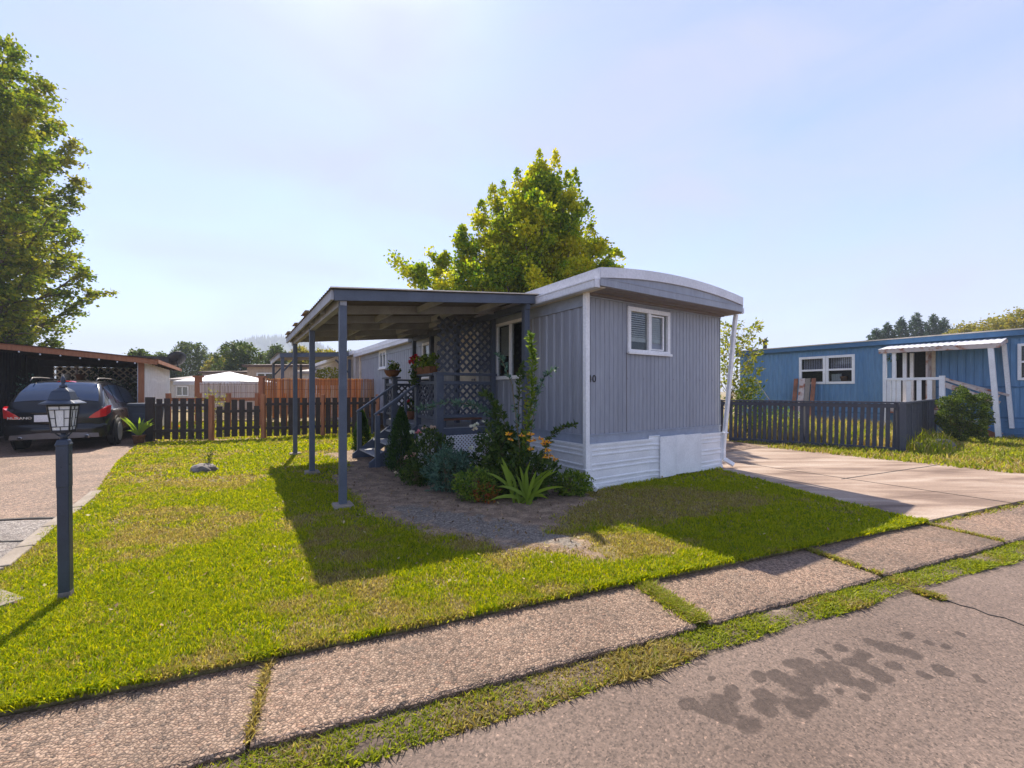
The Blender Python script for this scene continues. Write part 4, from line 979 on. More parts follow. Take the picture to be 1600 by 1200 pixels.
# arching butterfly bush: long wands with paired leaves
def wand(root, pts, r, m, n, sz, up_=.3):
    mb = MB(); mb.tube(pts, [r*(1-.7*i/(len(pts)-1)) for i in range(len(pts))], 5, False); mb.build('stem', M['twig'], root)
    P_ = np.array(pts); t = rng.random(n)*(len(pts)-1); t = np.sort(t); i = np.minimum(t.astype(int), len(pts)-2); w = (t-i)[:,None]
    c = P_[i]*(1-w)+P_[i+1]*w; tg = P_[i+1]-P_[i]
    d = unit(unit(tg)*.5+unit(rng.normal(size=(n,3)))+np.array([0,0,up_]))
    leaves('foliage', c, sz, m, root, .36, d, .15)
wb = G(800, 768)
root = thing('arching_shrub', 'tall shrub with long arching leafy wands in front of the porch corner', 'shrub', wb)
def wp(*pp): return [tuple(AT(x_, y_, Y_)-wb) for x_, y_, Y_ in pp]
for pts, n, mname, sz in [(wp((800,768,6.15),(795,700,6.2),(770,650,6.3),(740,632,6.4),(700,628,6.6),(650,641,6.8)), 190, 'teal', .075),
    (wp((800,768,6.2),(800,700,6.1),(785,650,6.1),(768,622,6.2),(755,614,6.3)), 170, 'shrub', .08),
    (wp((805,768,6.2),(808,700,6.0),(810,640,6.0),(812,590,6.0),(815,570,6.0)), 120, 'shrub', .07),
    (wp((812,768,6.1),(822,690,5.9),(832,620,5.9),(832,560,5.9),(829,523,5.9)), 280, 'light', .075),
    (wp((812,768,6.1),(845,720,5.9),(862,680,5.8),(880,668,5.8),(900,663,5.8)), 110, 'shrub', .065),
    (wp((812,768,6.1),(826,700,5.9),(838,620,5.9),(850,590,5.9),(868,576,5.9)), 90, 'teal', .06),
    (wp((805,768,6.1),(812,700,5.9),(800,600,6.0),(785,565,6.1),(778,552,6.2)), 70, 'teal', .06),
    (wp((812,768,6.1),(818,700,6.),(822,640,6.),(826,580,6.)), 100, 'yplant', .06),
    (wp((800,768,6.2),(790,720,6.2),(778,680,6.2),(772,640,6.3)), 130, 'shrub', .08)]:
    wand(root, pts, .009, LM[mname], int(n*1.9), sz*1.12)
shrub('arching_shrub', 'leafy lower mass of dark shrub under the arching wands', 'shrub', G(790,772), .28,.24,.95, LM['shrub'], 1900, .075, 44)
# fallen leaves and bark chips on the bed (too many to count)
n = 5200; x = rng.random(n)*4.5-3.4; y = rng.random(n)*6+3.8; k = inpoly(x, y, bed_poly); x, y = x[k], y[k]
o = leaves('fallen_leaves', np.stack([x,y,np.full(len(x),.004)],-1), .035, leafmat('leaf_litter', [(.09,.06,.04),(.2,.12,.07),(.32,.22,.13),(.14,.12,.04)], .1), None, .6, None, flat=1.5)
tag(o, 'brown leaf litter and bark chips scattered over the flower bed', 'leaf litter', kind='stuff')
o = leaves('lawn_litter', np.stack([_lit[0],_lit[1],np.full(len(_lit[0]),.026)],-1), .035, leafmat('dry_leaf_litter', [(.16,.09,.04),(.36,.24,.12),(.5,.4,.22),(.3,.26,.06)], .25), None, .55, None, flat=1.2)
tag(o, 'small dry leaves and clippings scattered over the mown lawn', 'leaf litter', kind='stuff')
# flower baskets on the railing caps
root = thing('flower_basket', 'half round coir basket with a small geranium on the far newel post', 'flower basket', P(-1.32,5.35,1.84))
mb = MB(); mb.lathe([(.07,0),(.13,.03),(.17,.09),(.19,.16),(.175,.165)], (0,0,0), 16); mb.build('basket', M['coir'], root, smooth=True)
leaves('foliage', rng.normal(0,.075,(170,3))*np.array([1,1,.7])+np.array([.04,0,.24]), .065, LM['light'], root, .8)
blossom(root, (.1,-.05,.30), .09, 'whitef'); blossom(root, (.16,-.02,.26), .07, 'whitef')
root = thing('flower_box', 'long coir window box of red and green geraniums on the porch railing', 'flower box', P(-1.33,3.15,1.84), ROT)
mb = MB(); vs = []
for z, hw, hl in ((0,.07,.38),(.13,.10,.44)): vs += [(-hw,-hl,z),(hw,-hl,z),(hw,hl,z),(-hw,hl,z)]
mb.add(vs, [(0,3,2,1),(0,1,5,4),(1,2,6,5),(2,3,7,6),(3,0,4,7),(4,5,6,7)]); mb.build('box', M['coir'], root)
leaves('foliage', rng.random((420,3))*np.array([.22,.9,.22])+np.array([-.11,-.45,.12]), .065, LM['light'], root, .8)
for p_, s_ in (((-.08,.46,.33),.16),((-.1,.42,.28),.12),((-.12,.5,.24),.12),((-.06,.1,.28),.08)): blossom(root, p_, s_, 'red')
leaves('trailing_foliage', rng.random((150,3))*np.array([.1,.3,.35])+np.array([-.15,.25,-.2]), .055, LM['shrub'], root, .8)
root = shrub('potted_plant', 'small potted plant with a red bloom on the porch floor', 'potted plant', P(-.85,5.4,.80), .16,.16,.3, LM['shrub'], 260, .05, 51, stems=3, z0=.18)
mb = MB(); mb.lathe([(.09,0),(.12,.18),(.13,.2),(.11,.2)], (0,0,0), 14); mb.build('pot', M['terra'], root, smooth=True); blossom(root, (-.05,-.08,.42), .11, 'red')
# lawn rock with a twiggy sapling
rb = G(318, 736)
mb = MB(); bm = bmesh.new(); bmesh.ops.create_icosphere(bm, subdivisions=3, radius=1)
for v in bm.verts:
    c_ = v.co; k = 1+.35*(float(fbm(c_.x*2+c_.z, c_.y*2, 1.1))-.5)+.18*(float(vnoise(c_.x*5, c_.y*5+c_.z*3, 1))-.5)
    v.co = Vector((c_.x*.235*k, c_.y*.16*k, max(-.02, c_.z*.115*k+.03)))
me = bpy.data.meshes.new('rock'); bm.to_mesh(me); bm.free(); me.materials.append(M['rock']); o = bpy.data.objects.new('rock', me); C.objects.link(o); o.location = rb
tag(o, 'flat grey rock lying on the lawn at the foot of a twiggy sapling', 'rock')
root = thing('sapling', 'small twiggy sapling with sparse leaves growing behind the lawn rock', 'plant', rb+V(0,.14,0))
for e in [(-.03,.02,.42),(.06,0,.38),(.12,0,.44),(-.10,.02,.26),(.02,0,.30)]: wand(root, bez((0,0,0), e, (-.02,0,.03), 5), .006, LM['shrub'], 20, .05)
# hedge ball by the blue porch
shrub('round_hedge', 'dense round clipped evergreen bush beside the blue house porch', 'bush', G(1506,692), .54,.50,1.34, LM['boxw'], 17000, .05, 61, stems=9, shell=.8, z0=.12)
shrub('side_shrub', 'spiky green shrub behind the slate fence below the small tree', 'shrub', Vector((7.6,13.6,0)), .42,.4,1.9, LM['light'], 1500, .11, 62, asp=.3)
shrub('side_shrub', 'dull green weed bush behind the left end of the slate fence', 'shrub', Vector((8.8,14.0,0)), .8,.6,1.0, LM['light'], 1300, .10, 63, asp=.3)
# strappy plant in a pot by the bin
yb = G(217, 693)
root = thing('potted_plant', 'potted strappy yellow green plant between the bin and the brown fence', 'potted plant', yb)
mb = MB(); mb.lathe([(.11,0),(.15,.22),(.165,.24),(.14,.24)], (0,0,0), 14); mb.build('pot', M['coir'], root, smooth=True)
for k in range(20):
    a = k*.9; r = .22+.16*rng.random(); sword(root, (math.cos(a)*r*1.2, math.sin(a)*r, .35+.45*rng.random()), .05, (0,0,.16), LM['iris'], (0,0,.2))
# ------------------------------------------------------------------ lamp post at the lower left
lp = G(103, 933)
lamp = thing('lamp_post', 'slate square lamp post with a glass lantern standing on the front lawn', 'lamp post', lp, R(-10))
lamp.rotation_euler = (R(.4), R(-.4), R(26)); lamp.scale = (.68,.68,1)
mb = MB(); mb.box(-.048,.048,-.048,.048,.03,.98); mb.box(-.051,.051,-.051,.051,.80,1.12)
mb.frustum((0,0), .108,.108,1.12,.085,.085,1.15); mb.frustum((0,0), .112,.112,1.10,.112,.112,1.125)
mb.build('post', M['lampp'], lamp, bevel=.010)
mb = MB(); mb.box(-.05,.05,-.05,.05,-.01,.05); mb.build('foot', M['rock'], lamp, bevel=.008)
mb = MB(); mb.lathe([(.035,1.145),(.03,1.165),(.05,1.175),(.022,1.185),(.03,1.20)], (0,0,0), 14)
for a in range(4):
    an = a*math.pi/2+math.pi/4; mb.tube(bez((math.cos(an)*.03,math.sin(an)*.03,1.175),(math.cos(an)*.085,math.sin(an)*.085,1.215),(0,0,-.01),4), .006, 5)
mb.build('collar', M['lampp'], lamp, smooth=True)
def quadpt(w0, z0, w1, z1, side, u_, v_, out=0):   # point on a tapered side, u in -1..1, v 0..1
    w = (w0+(w1-w0)*v_)/2+out; x, y = w*u_*(1), -w
    a = side*math.pi/2; return Vector((x*math.cos(a)-y*math.sin(a), x*math.sin(a)+y*math.cos(a), z0+(z1-z0)*v_))
w0_, z0_, w1_, z1_ = .135, 1.21, .185, 1.40
M['lglass'] = glassmat('lantern_glass', (.75,.75,.72), .3)
fm = MB(); gm_ = MB()
fm.box(-.072,.072,-.072,.072,1.20,1.215); fm.box(-.096,.096,-.096,.096,1.395,1.408)
for sd2 in range(4):
    q = lambda u_, v_: quadpt(w0_, z0_, w1_, z1_, sd2, u_, v_)
    fm.bar(q(-1,0), q(-1,1), .011, .011)
    for v_ in (.03,.97): fm.bar(q(-1,v_), q(1,v_), .008, .008)
    for a_, b_ in (((-.42,.18),(.42,.18)),((-.42,.82),(.42,.82)),((-.42,.18),(-.42,.82)),((.42,.18),(.42,.82)),((-1,.5),(-.42,.5)),((.42,.5),(1,.5)),((0,0),(0,.18)),((0,.82),(0,1)),((-1,.18),(-.42,.18)),((.42,.18),(1,.18)),((-1,.82),(-.42,.82)),((1,.82),(.42,.82))):
        fm.bar(q(*a_), q(*b_), .005, .005)
    p = [quadpt(w0_, z0_, w1_, z1_, sd2, a_, b_, -.004) for a_, b_ in ((-1,0),(1,0),(1,1),(-1,1))]; gm_.add(p, [(0,1,2,3)])
lan = fm.build('lantern', M['black'], lamp)
m, nt, p = newmat('frosted_lantern_glass'); p.inputs['Base Color'].default_value = (.95,.95,.93,1); p.inputs['Roughness'].default_value = .25
p.inputs['Transmission Weight'].default_value = .35; p.inputs['IOR'].default_value = 1.15
bump(nt, p, noise(nt, 40, 3), .8, .01); M['frost'] = m
gm_.build('pane', M['frost'], lan)
mb = MB(); mb.tube([(0,0,1.2),(0,0,1.29)], .022, 10); mb.lathe([(.02,1.29),(.028,1.32),(.018,1.36),(.002,1.37)], (0,0,0), 12); mb.build('bulb', M['white'], lan, smooth=True)
mb = MB(); mb.frustum((0,0), .285,.285,1.405,.275,.275,1.416); mb.frustum((0,0), .27,.27,1.416,.185,.185,1.435); mb.frustum((0,0), .185,.185,1.435,.135,.135,1.50); mb.frustum((0,0), .135,.135,1.50,.06,.06,1.525)
mb.build('lamp_cap', M['lampp'], lamp, bevel=.006)
mb = MB(); mb.lathe([(.03,1.525),(.032,1.54),(.012,1.55),(.020,1.57),(.022,1.585),(.012,1.60),(.002,1.612)], (0,0,0), 12); mb.build('finial', M['lampp'], lamp, smooth=True)

# ------------------------------------------------------------------ brown picket fence and gate at the back of the lawn
FPZ = 1.28
fpts = [Vector((-10.75,12.55,0)), Vector((-9.05,12.72,0)), Vector((-7.87,13.38,0)), Vector((-6.36,14.2,0)), Vector((-4.75,14.95,0))]
bf = thing('picket_fence', 'dark brown picket fence with orange cedar posts along the back of the lawn', 'fence', fpts[0])
def panel(parent, p, q, org, n, name='picket_panel', mt='fence', z0=.06, z1=FPZ, w=.115, rails=(.32,1.08), sag=0, arch=0):
    d = (q-p); L = d.length; d.normalize(); nr = Vector((d.y,-d.x,0)); mb = MB()
    for k in range(n):
        c = p+d*(L*(k+.5)/n)-org; e = random.uniform(-.012,.012); tl = random.uniform(-.006,.006)
        zt = z1+e-arch*(abs((k+.5)/n-.5)*2)**2
        mb.bar(c+V(0,0,z0), c+d*tl+V(0,0,zt), w, .018, up=nr)
    for z in rails:
        mb.bar(p-org+nr*-.028*-1+V(0,0,z), q-org+nr*.028+V(0,0,z), .035, .085)
    return mb.build(name, M[mt], parent)
def fpost(parent, p, org, mt='cedar', h=FPZ+.1, w=.11):
    mb = MB(); c = p-org; mb.box(c.x-w/2,c.x+w/2,c.y-w/2,c.y+w/2,0,h); return mb.build('post', M[mt], parent, bevel=.004)
o0 = fpts[0]
dv = (fpts[1]-fpts[0]).normalized(); 
mb = MB(); mb.box(-.12,.12,-.04,.04,0,1.32); mb.build('end_board', M['fence'], bf, bevel=.004)
panel(bf, fpts[0]+dv*.14, fpts[1]-dv*.02, o0, 7, w=.16)
d3 = (fpts[3]-fpts[2]).normalized(); d4 = (fpts[4]-fpts[3]).normalized()
panel(bf, fpts[2]+d3*.06, fpts[3]-d3*.05, o0, 8, w=.145); panel(bf, fpts[3]+d4*.06, fpts[4]-d4*.05, o0, 8, w=.15)
for p in fpts[1:]: fpost(bf, p, o0)
gt = thing('garden_gate', 'dark brown picket gate with low arched middle between two cedar posts', 'gate', fpts[1])
d2 = (fpts[2]-fpts[1]).normalized(); panel(gt, fpts[1]+d2*.10, fpts[2]-d2*.09, fpts[1], 6, 'gate_pickets', z0=.10, z1=1.24, w=.15, arch=.30, rails=(.36,.88))
# cedar posts of a second fence beyond
mb0 = None
bp = thing('cedar_fence', 'low cedar fence with short posts beyond the dark picket fence', 'fence', V(-12.2,15.0,0))
for k in range(5):
    mb = MB(); mb.box(-.06+k*.9,.06+k*.9,-.06+k*.25,.06+k*.25,0,1.42); mb.build('post', M['cedar'], bp)
mb = MB(); mb.bar((0,.05,1.2),(3.6,1.05,1.2),.04,.12); mb.build('rail', M['cedar'], bp)

# ------------------------------------------------------------------ wheelie bin
bn = thing('wheelie_bin', 'grey blue plastic wheelie bin standing beside the parked car', 'bin', G(214, 690)+V(-.02,.35,0), R(8))
mb = MB(); mb.frustum((0,0), .46,.50,.04,.60,.66,1.04); mb.frustum((0,0), .64,.70,1.04,.64,.70,1.09); mb.box(-.18,.18,-.335,-.30,.55,.85)
mb.build('bin_body', M['bin'], bn, bevel=.015)
mb = MB(); mb.frustum((0,0), .66,.72,1.092,.60,.64,1.14); mb.build('lid', M['bin'], bn, bevel=.02)
mb = MB(); mb.tube([(-.25,.38,1.08),(.25,.38,1.08)], .016, 8); mb.build('handle', M['black'], bn)
for x_ in (-.24,.24): mb = MB(); mb.lathe([(.11,-.025),(.11,.025)], (x_,.30,.11), 14, 'x'); mb.build('wheel', M['rubber'], bn)

# ------------------------------------------------------------------ neighbour's carport (left)
NA = G(229, 690); NA = Vector((-12.2, 13.9, 0))     # its front right post
cpz = lambda k: 2.58+.105*k-.004*k*k                # roof height, k metres left of the post
nc = thing('neighbour_carport', 'low carport with a red brown fascia and white side wall left of the fence', 'carport', NA, ROT)
mb = MB(); mb.box(-.07,.07,-.06,.06,0,2.52); mb.build('post', M['cedar'], nc)
mb = MB(); mb.box(-.10,.0,.0,.10,0,2.45); mb.box(.0,.0,0,0,0,0) if 0 else None
ribs(mb, .07, 6.3, .05, 2.5, lambda x, d, z: (.075+d, x, z), PAN, .2); mb.build('side_wall', M['white'], nc)
mb = MB()
ks = [-.45,0,1,2,3,4,5,6,7.5]
vs = []
for k in ks: vs += [(-k,-.35,cpz(k)), (-k,-.35,cpz(k)-.17), (-k,-.31,cpz(k)), (-k,-.31,cpz(k)-.17)]
fs = []
for i in range(len(ks)-1): fs += [(4*i,4*i+4,4*i+5,4*i+1),(4*i+2,4*i+3,4*i+7,4*i+6),(4*i,4*i+2,4*i+6,4*i+4),(4*i+1,4*i+5,4*i+7,4*i+3)]
mb.add(vs, fs); mb.bar((.46,-.33,cpz(-.46)-.06),(.46,6.6,cpz(-.46)-.06),.035,.12); mb.build('fascia', M['cedar'], nc)
mb = MB(); vs = []
for k in ks:
    for t in (-.38, 6.7): vs += [(-k,t,cpz(k)+.02), (-k,t,cpz(k)-.01)]
fs = []
for i in range(len(ks)-1): b4 = 4*i; fs += [(b4,b4+4,b4+6,b4+2),(b4+1,b4+3,b4+7,b4+5)]
mb.add(vs, fs); mb.build('roof', M['oldwood'], nc)
mb = MB()
for k in range(1,9): mb.bar((.4,k*.75,cpz(-.4)-.07),(-7.4,k*.75,cpz(7.4)-.07),.04,.11)
mb.build('rafter', M['fence'], nc)
mb = MB(); lattice(mb, (-3.6,6.2,1.2), (1,0,0), 3.5, 1.45, .17, .045, .01, (0,-1,0)); mb.build('lattice_screen', M['cream'], nc)
mb = MB(); mb.box(-7.5,-3.62,6.3,6.36,0,2.7); mb.box(-3.6,.05,6.5,6.54,0,2.5); mb.box(-7.5,.05,6.12,6.18,2.50,3.05); mb.build('shade_backing', M['dark'], nc)  # near-black sheets stand in for the shade at the back of the carport
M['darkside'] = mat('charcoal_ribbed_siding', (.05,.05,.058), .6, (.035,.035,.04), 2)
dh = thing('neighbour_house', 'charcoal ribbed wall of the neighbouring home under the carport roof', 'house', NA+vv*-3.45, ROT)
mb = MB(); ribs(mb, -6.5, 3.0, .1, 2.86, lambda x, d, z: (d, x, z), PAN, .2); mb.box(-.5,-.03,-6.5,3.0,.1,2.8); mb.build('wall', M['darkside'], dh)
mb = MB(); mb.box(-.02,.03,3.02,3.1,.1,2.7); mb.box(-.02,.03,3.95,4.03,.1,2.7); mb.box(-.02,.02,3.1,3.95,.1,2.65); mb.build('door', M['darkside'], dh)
mb = MB()
sl = thing('string_lights', 'string of small white bulbs hanging under the red brown carport fascia', 'lights', NA, ROT)
cb = MB(); prev = None
for i in range(15):
    k = .1+i*.42; p = V(-k,-.37,cpz(k)-.20-.02*(i%2)); b = MB(); b.lathe([(.004,.03),(.018,.015),(.022,0),(.012,-.02)], p, 8); b.build('bulb', M['white'], sl)
    if prev: cb.tube([prev+V(0,0,.03),(prev+p)/2+V(0,0,0),p+V(0,0,.03)], .004, 4)
    prev = p
cb.build('cable', M['black'], sl)
sdish = thing('satellite_dish', 'dark back of a satellite dish standing on the carport roof edge', 'satellite dish', NA+vv*.35+uv*6.3+V(0,0,2.5), R(30))
mb = MB(); mb.lathe([(.03,0),(.2,.02),(.38,.08),(.5,.16),(.49,.165),(.37,.10),(.2,.04)], (0,0,0), 20)
o = mb.build('dish', M['black'], sdish, smooth=True, loc=(0,.0,.42)); o.rotation_euler = (R(-58),0,R(35)); o.scale = (.8,.8,.8)
mb = MB(); mb.tube([(0,0,0),(0,0,.35),(0,.05,.44)], .025, 8); mb.build('mast', M['black'], sdish)
hb = thing('shelf_rack', 'shelf of hanging pots and tools inside the dark carport', 'shelf', NA+vv*-2.7+uv*5.2, ROT)
mb = MB(); mb.tube([(0,0,0),(0,0,2.5)], .03, 6)
for z in (1.1,1.5,1.9): mb.box(-.5,.3,-.15,.15,z,z+.03)
mb.build('rack', M['oldwood'], hb)
for (x_, z_) in ((-.35,1.13),(.0,1.13),(-.3,1.53),(.1,1.93),(-.3,1.93)): b = MB(); b.lathe([(.10,0),(.14,.2),(.15,.22),(.1,.25)], (x_,0,z_), 10); b.build('pot', M['terra' if x_ > -.2 else 'white'], hb, smooth=True)
shrub('carport_plant', 'dark leafy plant growing in front of the lattice screen', 'plant', NA+vv*-1.9+uv*5.0, .7,.5,2.3, LM['cedar'], 1500, .12, 71)
shrub('flowering_vine', 'vine with pale flowers beside the orange carport post', 'plant', NA+vv*-.75+uv*3.6, .55,.4,2.0, LM['shrub'], 900, .10, 72, blossoms=[(rng.normal(0,.3),-.3+rng.normal(0,.1),.9+rng.random()*1.1,.13,'whitef') for _ in range(16)])
shrub('wall_plant', 'grey twiggy plant against the charcoal wall left of the car', 'plant', Vector((-14.4,12.6,0)), .4,.4,1.9, LM['teal'], 500, .07, 73)

# ------------------------------------------------------------------ the parked car (dark SUV seen from the rear right)
hd = math.atan2(.78,.62); 
car = thing('parked_car', 'black crossover car parked facing away in the left driveway', 'car', V(-11.62,10.76,-.03), hd-R(90)+R(0))
car.rotation_euler[2] = math.atan2(.53,.85); car.scale = (1.03,1.03,1.08)
m, nt, p = newmat('black_car_paint'); p.inputs['Base Color'].default_value = (.006,.007,.011,1); p.inputs['Roughness'].default_value = .25; p.inputs['Specular IOR Level'].default_value = .3; p.inputs['Coat Weight'].default_value = .35; p.inputs['Coat Roughness'].default_value = .03; M['carpaint'] = m
m, nt, p = newmat('car_glass'); p.inputs['Base Color'].default_value = (.015,.035,.085,1); p.inputs['Roughness'].default_value = .08; p.inputs['Specular IOR Level'].default_value = .6; p.inputs['Coat Weight'].default_value = .6; M['carglass'] = m
m, nt, p = newmat('tail_light_red'); p.inputs['Base Color'].default_value = (.55,.01,.015,1); p.inputs['Roughness'].default_value = .12; p.inputs['Coat Weight'].default_value = 1; M['tail'] = m
M['bumper'] = mat('grey_bumper_plastic', (.16,.14,.13), .45)
yk = [0,.06,.18,.34,.62,.85,1.2,2.2,3.0,3.35,3.75,4.1,4.5,4.72,4.80]
Tk = [.98,1.08,1.24,1.40,1.60,1.655,1.68,1.68,1.60,1.48,1.16,1.06,.98,.88,.7]
Hk = [.80,.88,.915,.93,.935,.94,.94,.94,.94,.94,.93,.92,.88,.78,.6]
Bk = [.42,.34,.28,.26,.24,.24,.24,.24,.24,.24,.24,.24,.26,.3,.38]
def carsec(y):
    T = np.interp(y,yk,Tk); H = np.interp(y,yk,Hk); B = np.interp(y,yk,Bk)
    belt = min(.98, T-.05); g = H*(.93 if T < 1.1 else np.interp(T,[1.1,1.4,1.68],[.93,.83,.70]))
    return [(0,B),(H*.72,B),(H*.95,B+.05),(H*.985,B+.20),(H*.985,min(.62,belt-.08)),(H,min(.72,belt-.06)),(H*.985,belt-.03),(H*.955,belt),
            (H*.955+(g-H*.955)*.35,belt+(T-belt)*.35),(H*.955+(g-H*.955)*.70,belt+(T-.06-belt)*.72),(g,T-.06),(g-.07,T-.015),(g-.22,T+.004),(0,T+.02)]
def csurf(y, a, out=0):            # a = 0..13 along the half section
    s_ = carsec(y); i = min(int(a),12); w_ = a-i
    return Vector((s_[i][0]*(1-w_)+s_[i+1][0]*w_+out, y, s_[i][1]*(1-w_)+s_[i+1][1]*w_))
ysamp = sorted(set([0,.03,.06,.1,.18,.26,.34,.48,.62,.74,.85,1.0,1.2]+[1.5,1.8,2.2,2.6,3.0,3.35,3.55,3.75,4.1,4.5,4.65,4.72,4.80]))
vs = []; nsec = 14*2-2
for y_ in ysamp:
    s_ = carsec(y_); ring = [(a,y_,b) for a,b in s_]+[(-a,y_,b) for a,b in s_[-2:0:-1]]; vs += ring
nr_ = len(ring); fs = []
for i in range(len(ysamp)-1):
    for j in range(nr_): fs.append((i*nr_+j,i*nr_+(j+1)%nr_,(i+1)*nr_+(j+1)%nr_,(i+1)*nr_+j))
fs += [tuple(range(nr_)), tuple((len(ysamp)-1)*nr_+j for j in range(nr_))[::-1]]
mb = MB(); mb.add(vs, fs); body = mb.build('body', M['carpaint'], car, smooth=True)
def patch(name, mt, ylist, alist, out, sign=1, both=False, parent=None, nrm=None):
    mb = MB()
    for sg in ((1,-1) if both else (sign,)):
        vs = []
        for y_ in ylist:
            for a in alist: q = csurf(y_, a); o_ = out; vs.append((sg*(q.x+(o_ if nrm is None else 0)), q.y-(out if nrm else 0), q.z+(out*.9 if nrm else out*.25)))
        na_ = len(alist); mb.add(vs, [(i*na_+j,i*na_+j+1,(i+1)*na_+j+1,(i+1)*na_+j) for i in range(len(ylist)-1) for j in range(na_-1)])
    return mb.build(name, M[mt], parent or car, smooth=True)
# rear glass wraps across the hatch: strip over the sloping top surface
def hatch(name, mt, y0, y1, wf, out, n=8, m_=10, zfix=0):
    vs = []
    for i in range(n+1):
        y_ = y0+(y1-y0)*i/n; T = np.interp(y_,yk,Tk); H = np.interp(y_,yk,Hk); s_ = carsec(y_); gx = s_[12][0]
        for j in range(m_+1):
            u_ = -1+2*j/m_; x_ = u_*(s_[11][0])*wf; z_ = T+.02-.016*abs(u_)**2-(.02*max(0,abs(u_)-.7)/.3)
            vs.append((x_, y_-out, z_+out))
    mb = MB(); k_ = m_+1; mb.add(vs, [(i*k_+j,i*k_+j+1,(i+1)*k_+j+1,(i+1)*k_+j) for i in range(n) for j in range(m_)]); return mb.build(name, M[mt], car, smooth=True)
hatch('rear_window', 'carglass', .13, .66, 1.0, .006)
hatch('brake_light', 'tail', .72, .80, .38, .012, 2, 4)
for sg in (1,-1):
    patch('side_window', 'carglass', [.72,1.0,1.2], [8.0,9,9.7], .008, sg)
    patch('side_window', 'carglass', [1.28,1.8,2.15], [7.5,8.5,9.8], .008, sg)
    patch('side_window', 'carglass', [2.23,2.6,3.0,3.3], [7.5,8.5,9.7], .008, sg)
patch('windshield', 'carglass', [3.1,3.4,3.7], [10.6,11.5,13], .01, 1, True)
for sg in (1,-1):   # tail lights wrap round the rear corners
    vs = []; prof = [(.60,.045,.80),(.70,.04,.89),(.80,.05,.96),(.90,.13,1.02),(.945,.34,1.06),(.93,.46,1.06)]
    lowz = [.765,.765,.775,.80,.88,1.02]
    n_ = len(prof); 
    for (x_,y_,zt),zl in zip(prof,lowz): vs += [(sg*(x_*1.0),y_-.055,zl),(sg*(x_+.012),y_-.055,zt),(sg*(x_-.06),y_+.03,zl),(sg*(x_-.06),y_+.03,zt)]
    fs = []
    for i in range(n_-1): fs += [(4*i,4*i+1,4*i+5,4*i+4),(4*i+1,4*i+3,4*i+7,4*i+5),(4*i,4*i+4,4*i+6,4*i+2)]
    fs += [(0,2,3,1),(4*n_-4,4*n_-3,4*n_-1,4*n_-2)]
    mb = MB(); mb.add(vs, fs); mb.build('tail_light', M['tail'], car, smooth=False)
    mb = MB(); mb.tube([(sg*.60,.55,1.66),(sg*.61,.7,1.735),(sg*.62,1.2,1.75),(sg*.62,2.2,1.745),(sg*.61,2.9,1.66)], [.01,.018,.018,.018,.01], 7); mb.build('roof_rail', M['bumper'], car, smooth=True)
    mb = MB(); mb.lathe([(.03,-.10),(.045,-.09),(.048,.1)], (sg*.58,-.02,.33), 14, 'y'); mb.build('exhaust_pipe', M['chrome'], car, smooth=True)
    mb = MB(); mb.lathe([(.034,0),(.034,.02)], (sg*.58,-.125,.33), 12, 'y'); mb.build('exhaust_opening', M['black'], car)
    mb = MB(); mb.bar((sg*.90,3.05,1.04),(sg*1.04,3.02,1.08),.10,.05); mb.box(*(sorted((sg*.98,sg*1.16))),2.98,3.12,1.02,1.19); mb.build('wing_mirror', M['carpaint'], car, bevel=.03)
    for y_ in (1.0, 3.85):
        w = MB(); w.lathe([(.20,-.10),(.30,-.115),(.345,-.10),(.36,-.05),(.36,.05),(.345,.10),(.30,.115),(.20,.10)], (sg*.885,y_,.36), 28, 'x'); tw = w.build('wheel', M['rubber'], car, smooth=True)
        w = MB(); w.lathe([(.235,-.02),(.235,.02)], (sg*.955,y_,.36), 24, 'x')
        for k in range(10):
            a = k*math.pi/5; w.bar((sg*.985,y_,.36),(sg*.99,y_+.225*math.cos(a),.36+.225*math.sin(a)),.04,.02,up=(1,0,0))
        w.lathe([(.225,-.01),(.245,-.012),(.245,.012),(.225,.01)], (sg*.985,y_,.36), 28, 'x'); w.build('rim', M['alloy'], tw)
        w = MB(); vs = []; w.lathe([(.001,-.004),(.42,-.004),(.42,.004),(.001,.004)], (sg*.944,y_,.36), 28, 'x')
        for k in range(15):
            a = math.pi*k/14; vs += [(sg*.945,y_+.44*math.cos(a),.34+.44*math.sin(a)),(sg*.945,y_+.37*math.cos(a),.34+.37*math.sin(a)),(sg*.80,y_+.37*math.cos(a),.34+.37*math.sin(a))]
        w.add(vs, [(3*k+j,3*k+j+1,3*k+3+j+1,3*k+3+j) for k in range(14) for j in (0,1)]); w.build('wheel_arch', M['black'], car)
mb = MB(); vs = []
bp_ = [(-.92,.30),(-.86,.02),(-.6,-.05),(-.3,-.07),(0,-.075),(.3,-.07),(.6,-.05),(.86,.02),(.92,.30)]
for x_,y_ in bp_: vs += [(x_,y_,.30),(x_*1.01,y_-.02,.50),(x_*1.005,y_-.01,.60),(x_*.99,y_+.05,.64)]
mb.add(vs, [(4*i+j,4*i+4+j,4*i+5+j,4*i+1+j) for i in range(8) for j in range(3)]); mb.build('bumper', M['carpaint'], car, smooth=True)
mb = MB(); vs = []
for x_,y_ in bp_[1:-1]: vs += [(x_*.92,y_-.03,.30),(x_*.9,y_-.035,.40),(x_*.84,y_-.034,.44 if abs(x_)<.5 else .42)]
mb.add(vs, [(3*i+j,3*i+3+j,3*i+4+j,3*i+1+j) for i in range(6) for j in range(2)]); mb.build('bumper_insert', M['bumper'], car, smooth=True)
mb = MB(); mb.box(-.36,-.02,-.045,-.02,.70,.86); mb.build('license_plate', M['white'], car)
mb = MB(); mb.box(-.42,.42,-.06,-.02,.885,.92); mb.build('hatch_trim', M['carpaint'], car, bevel=.006)
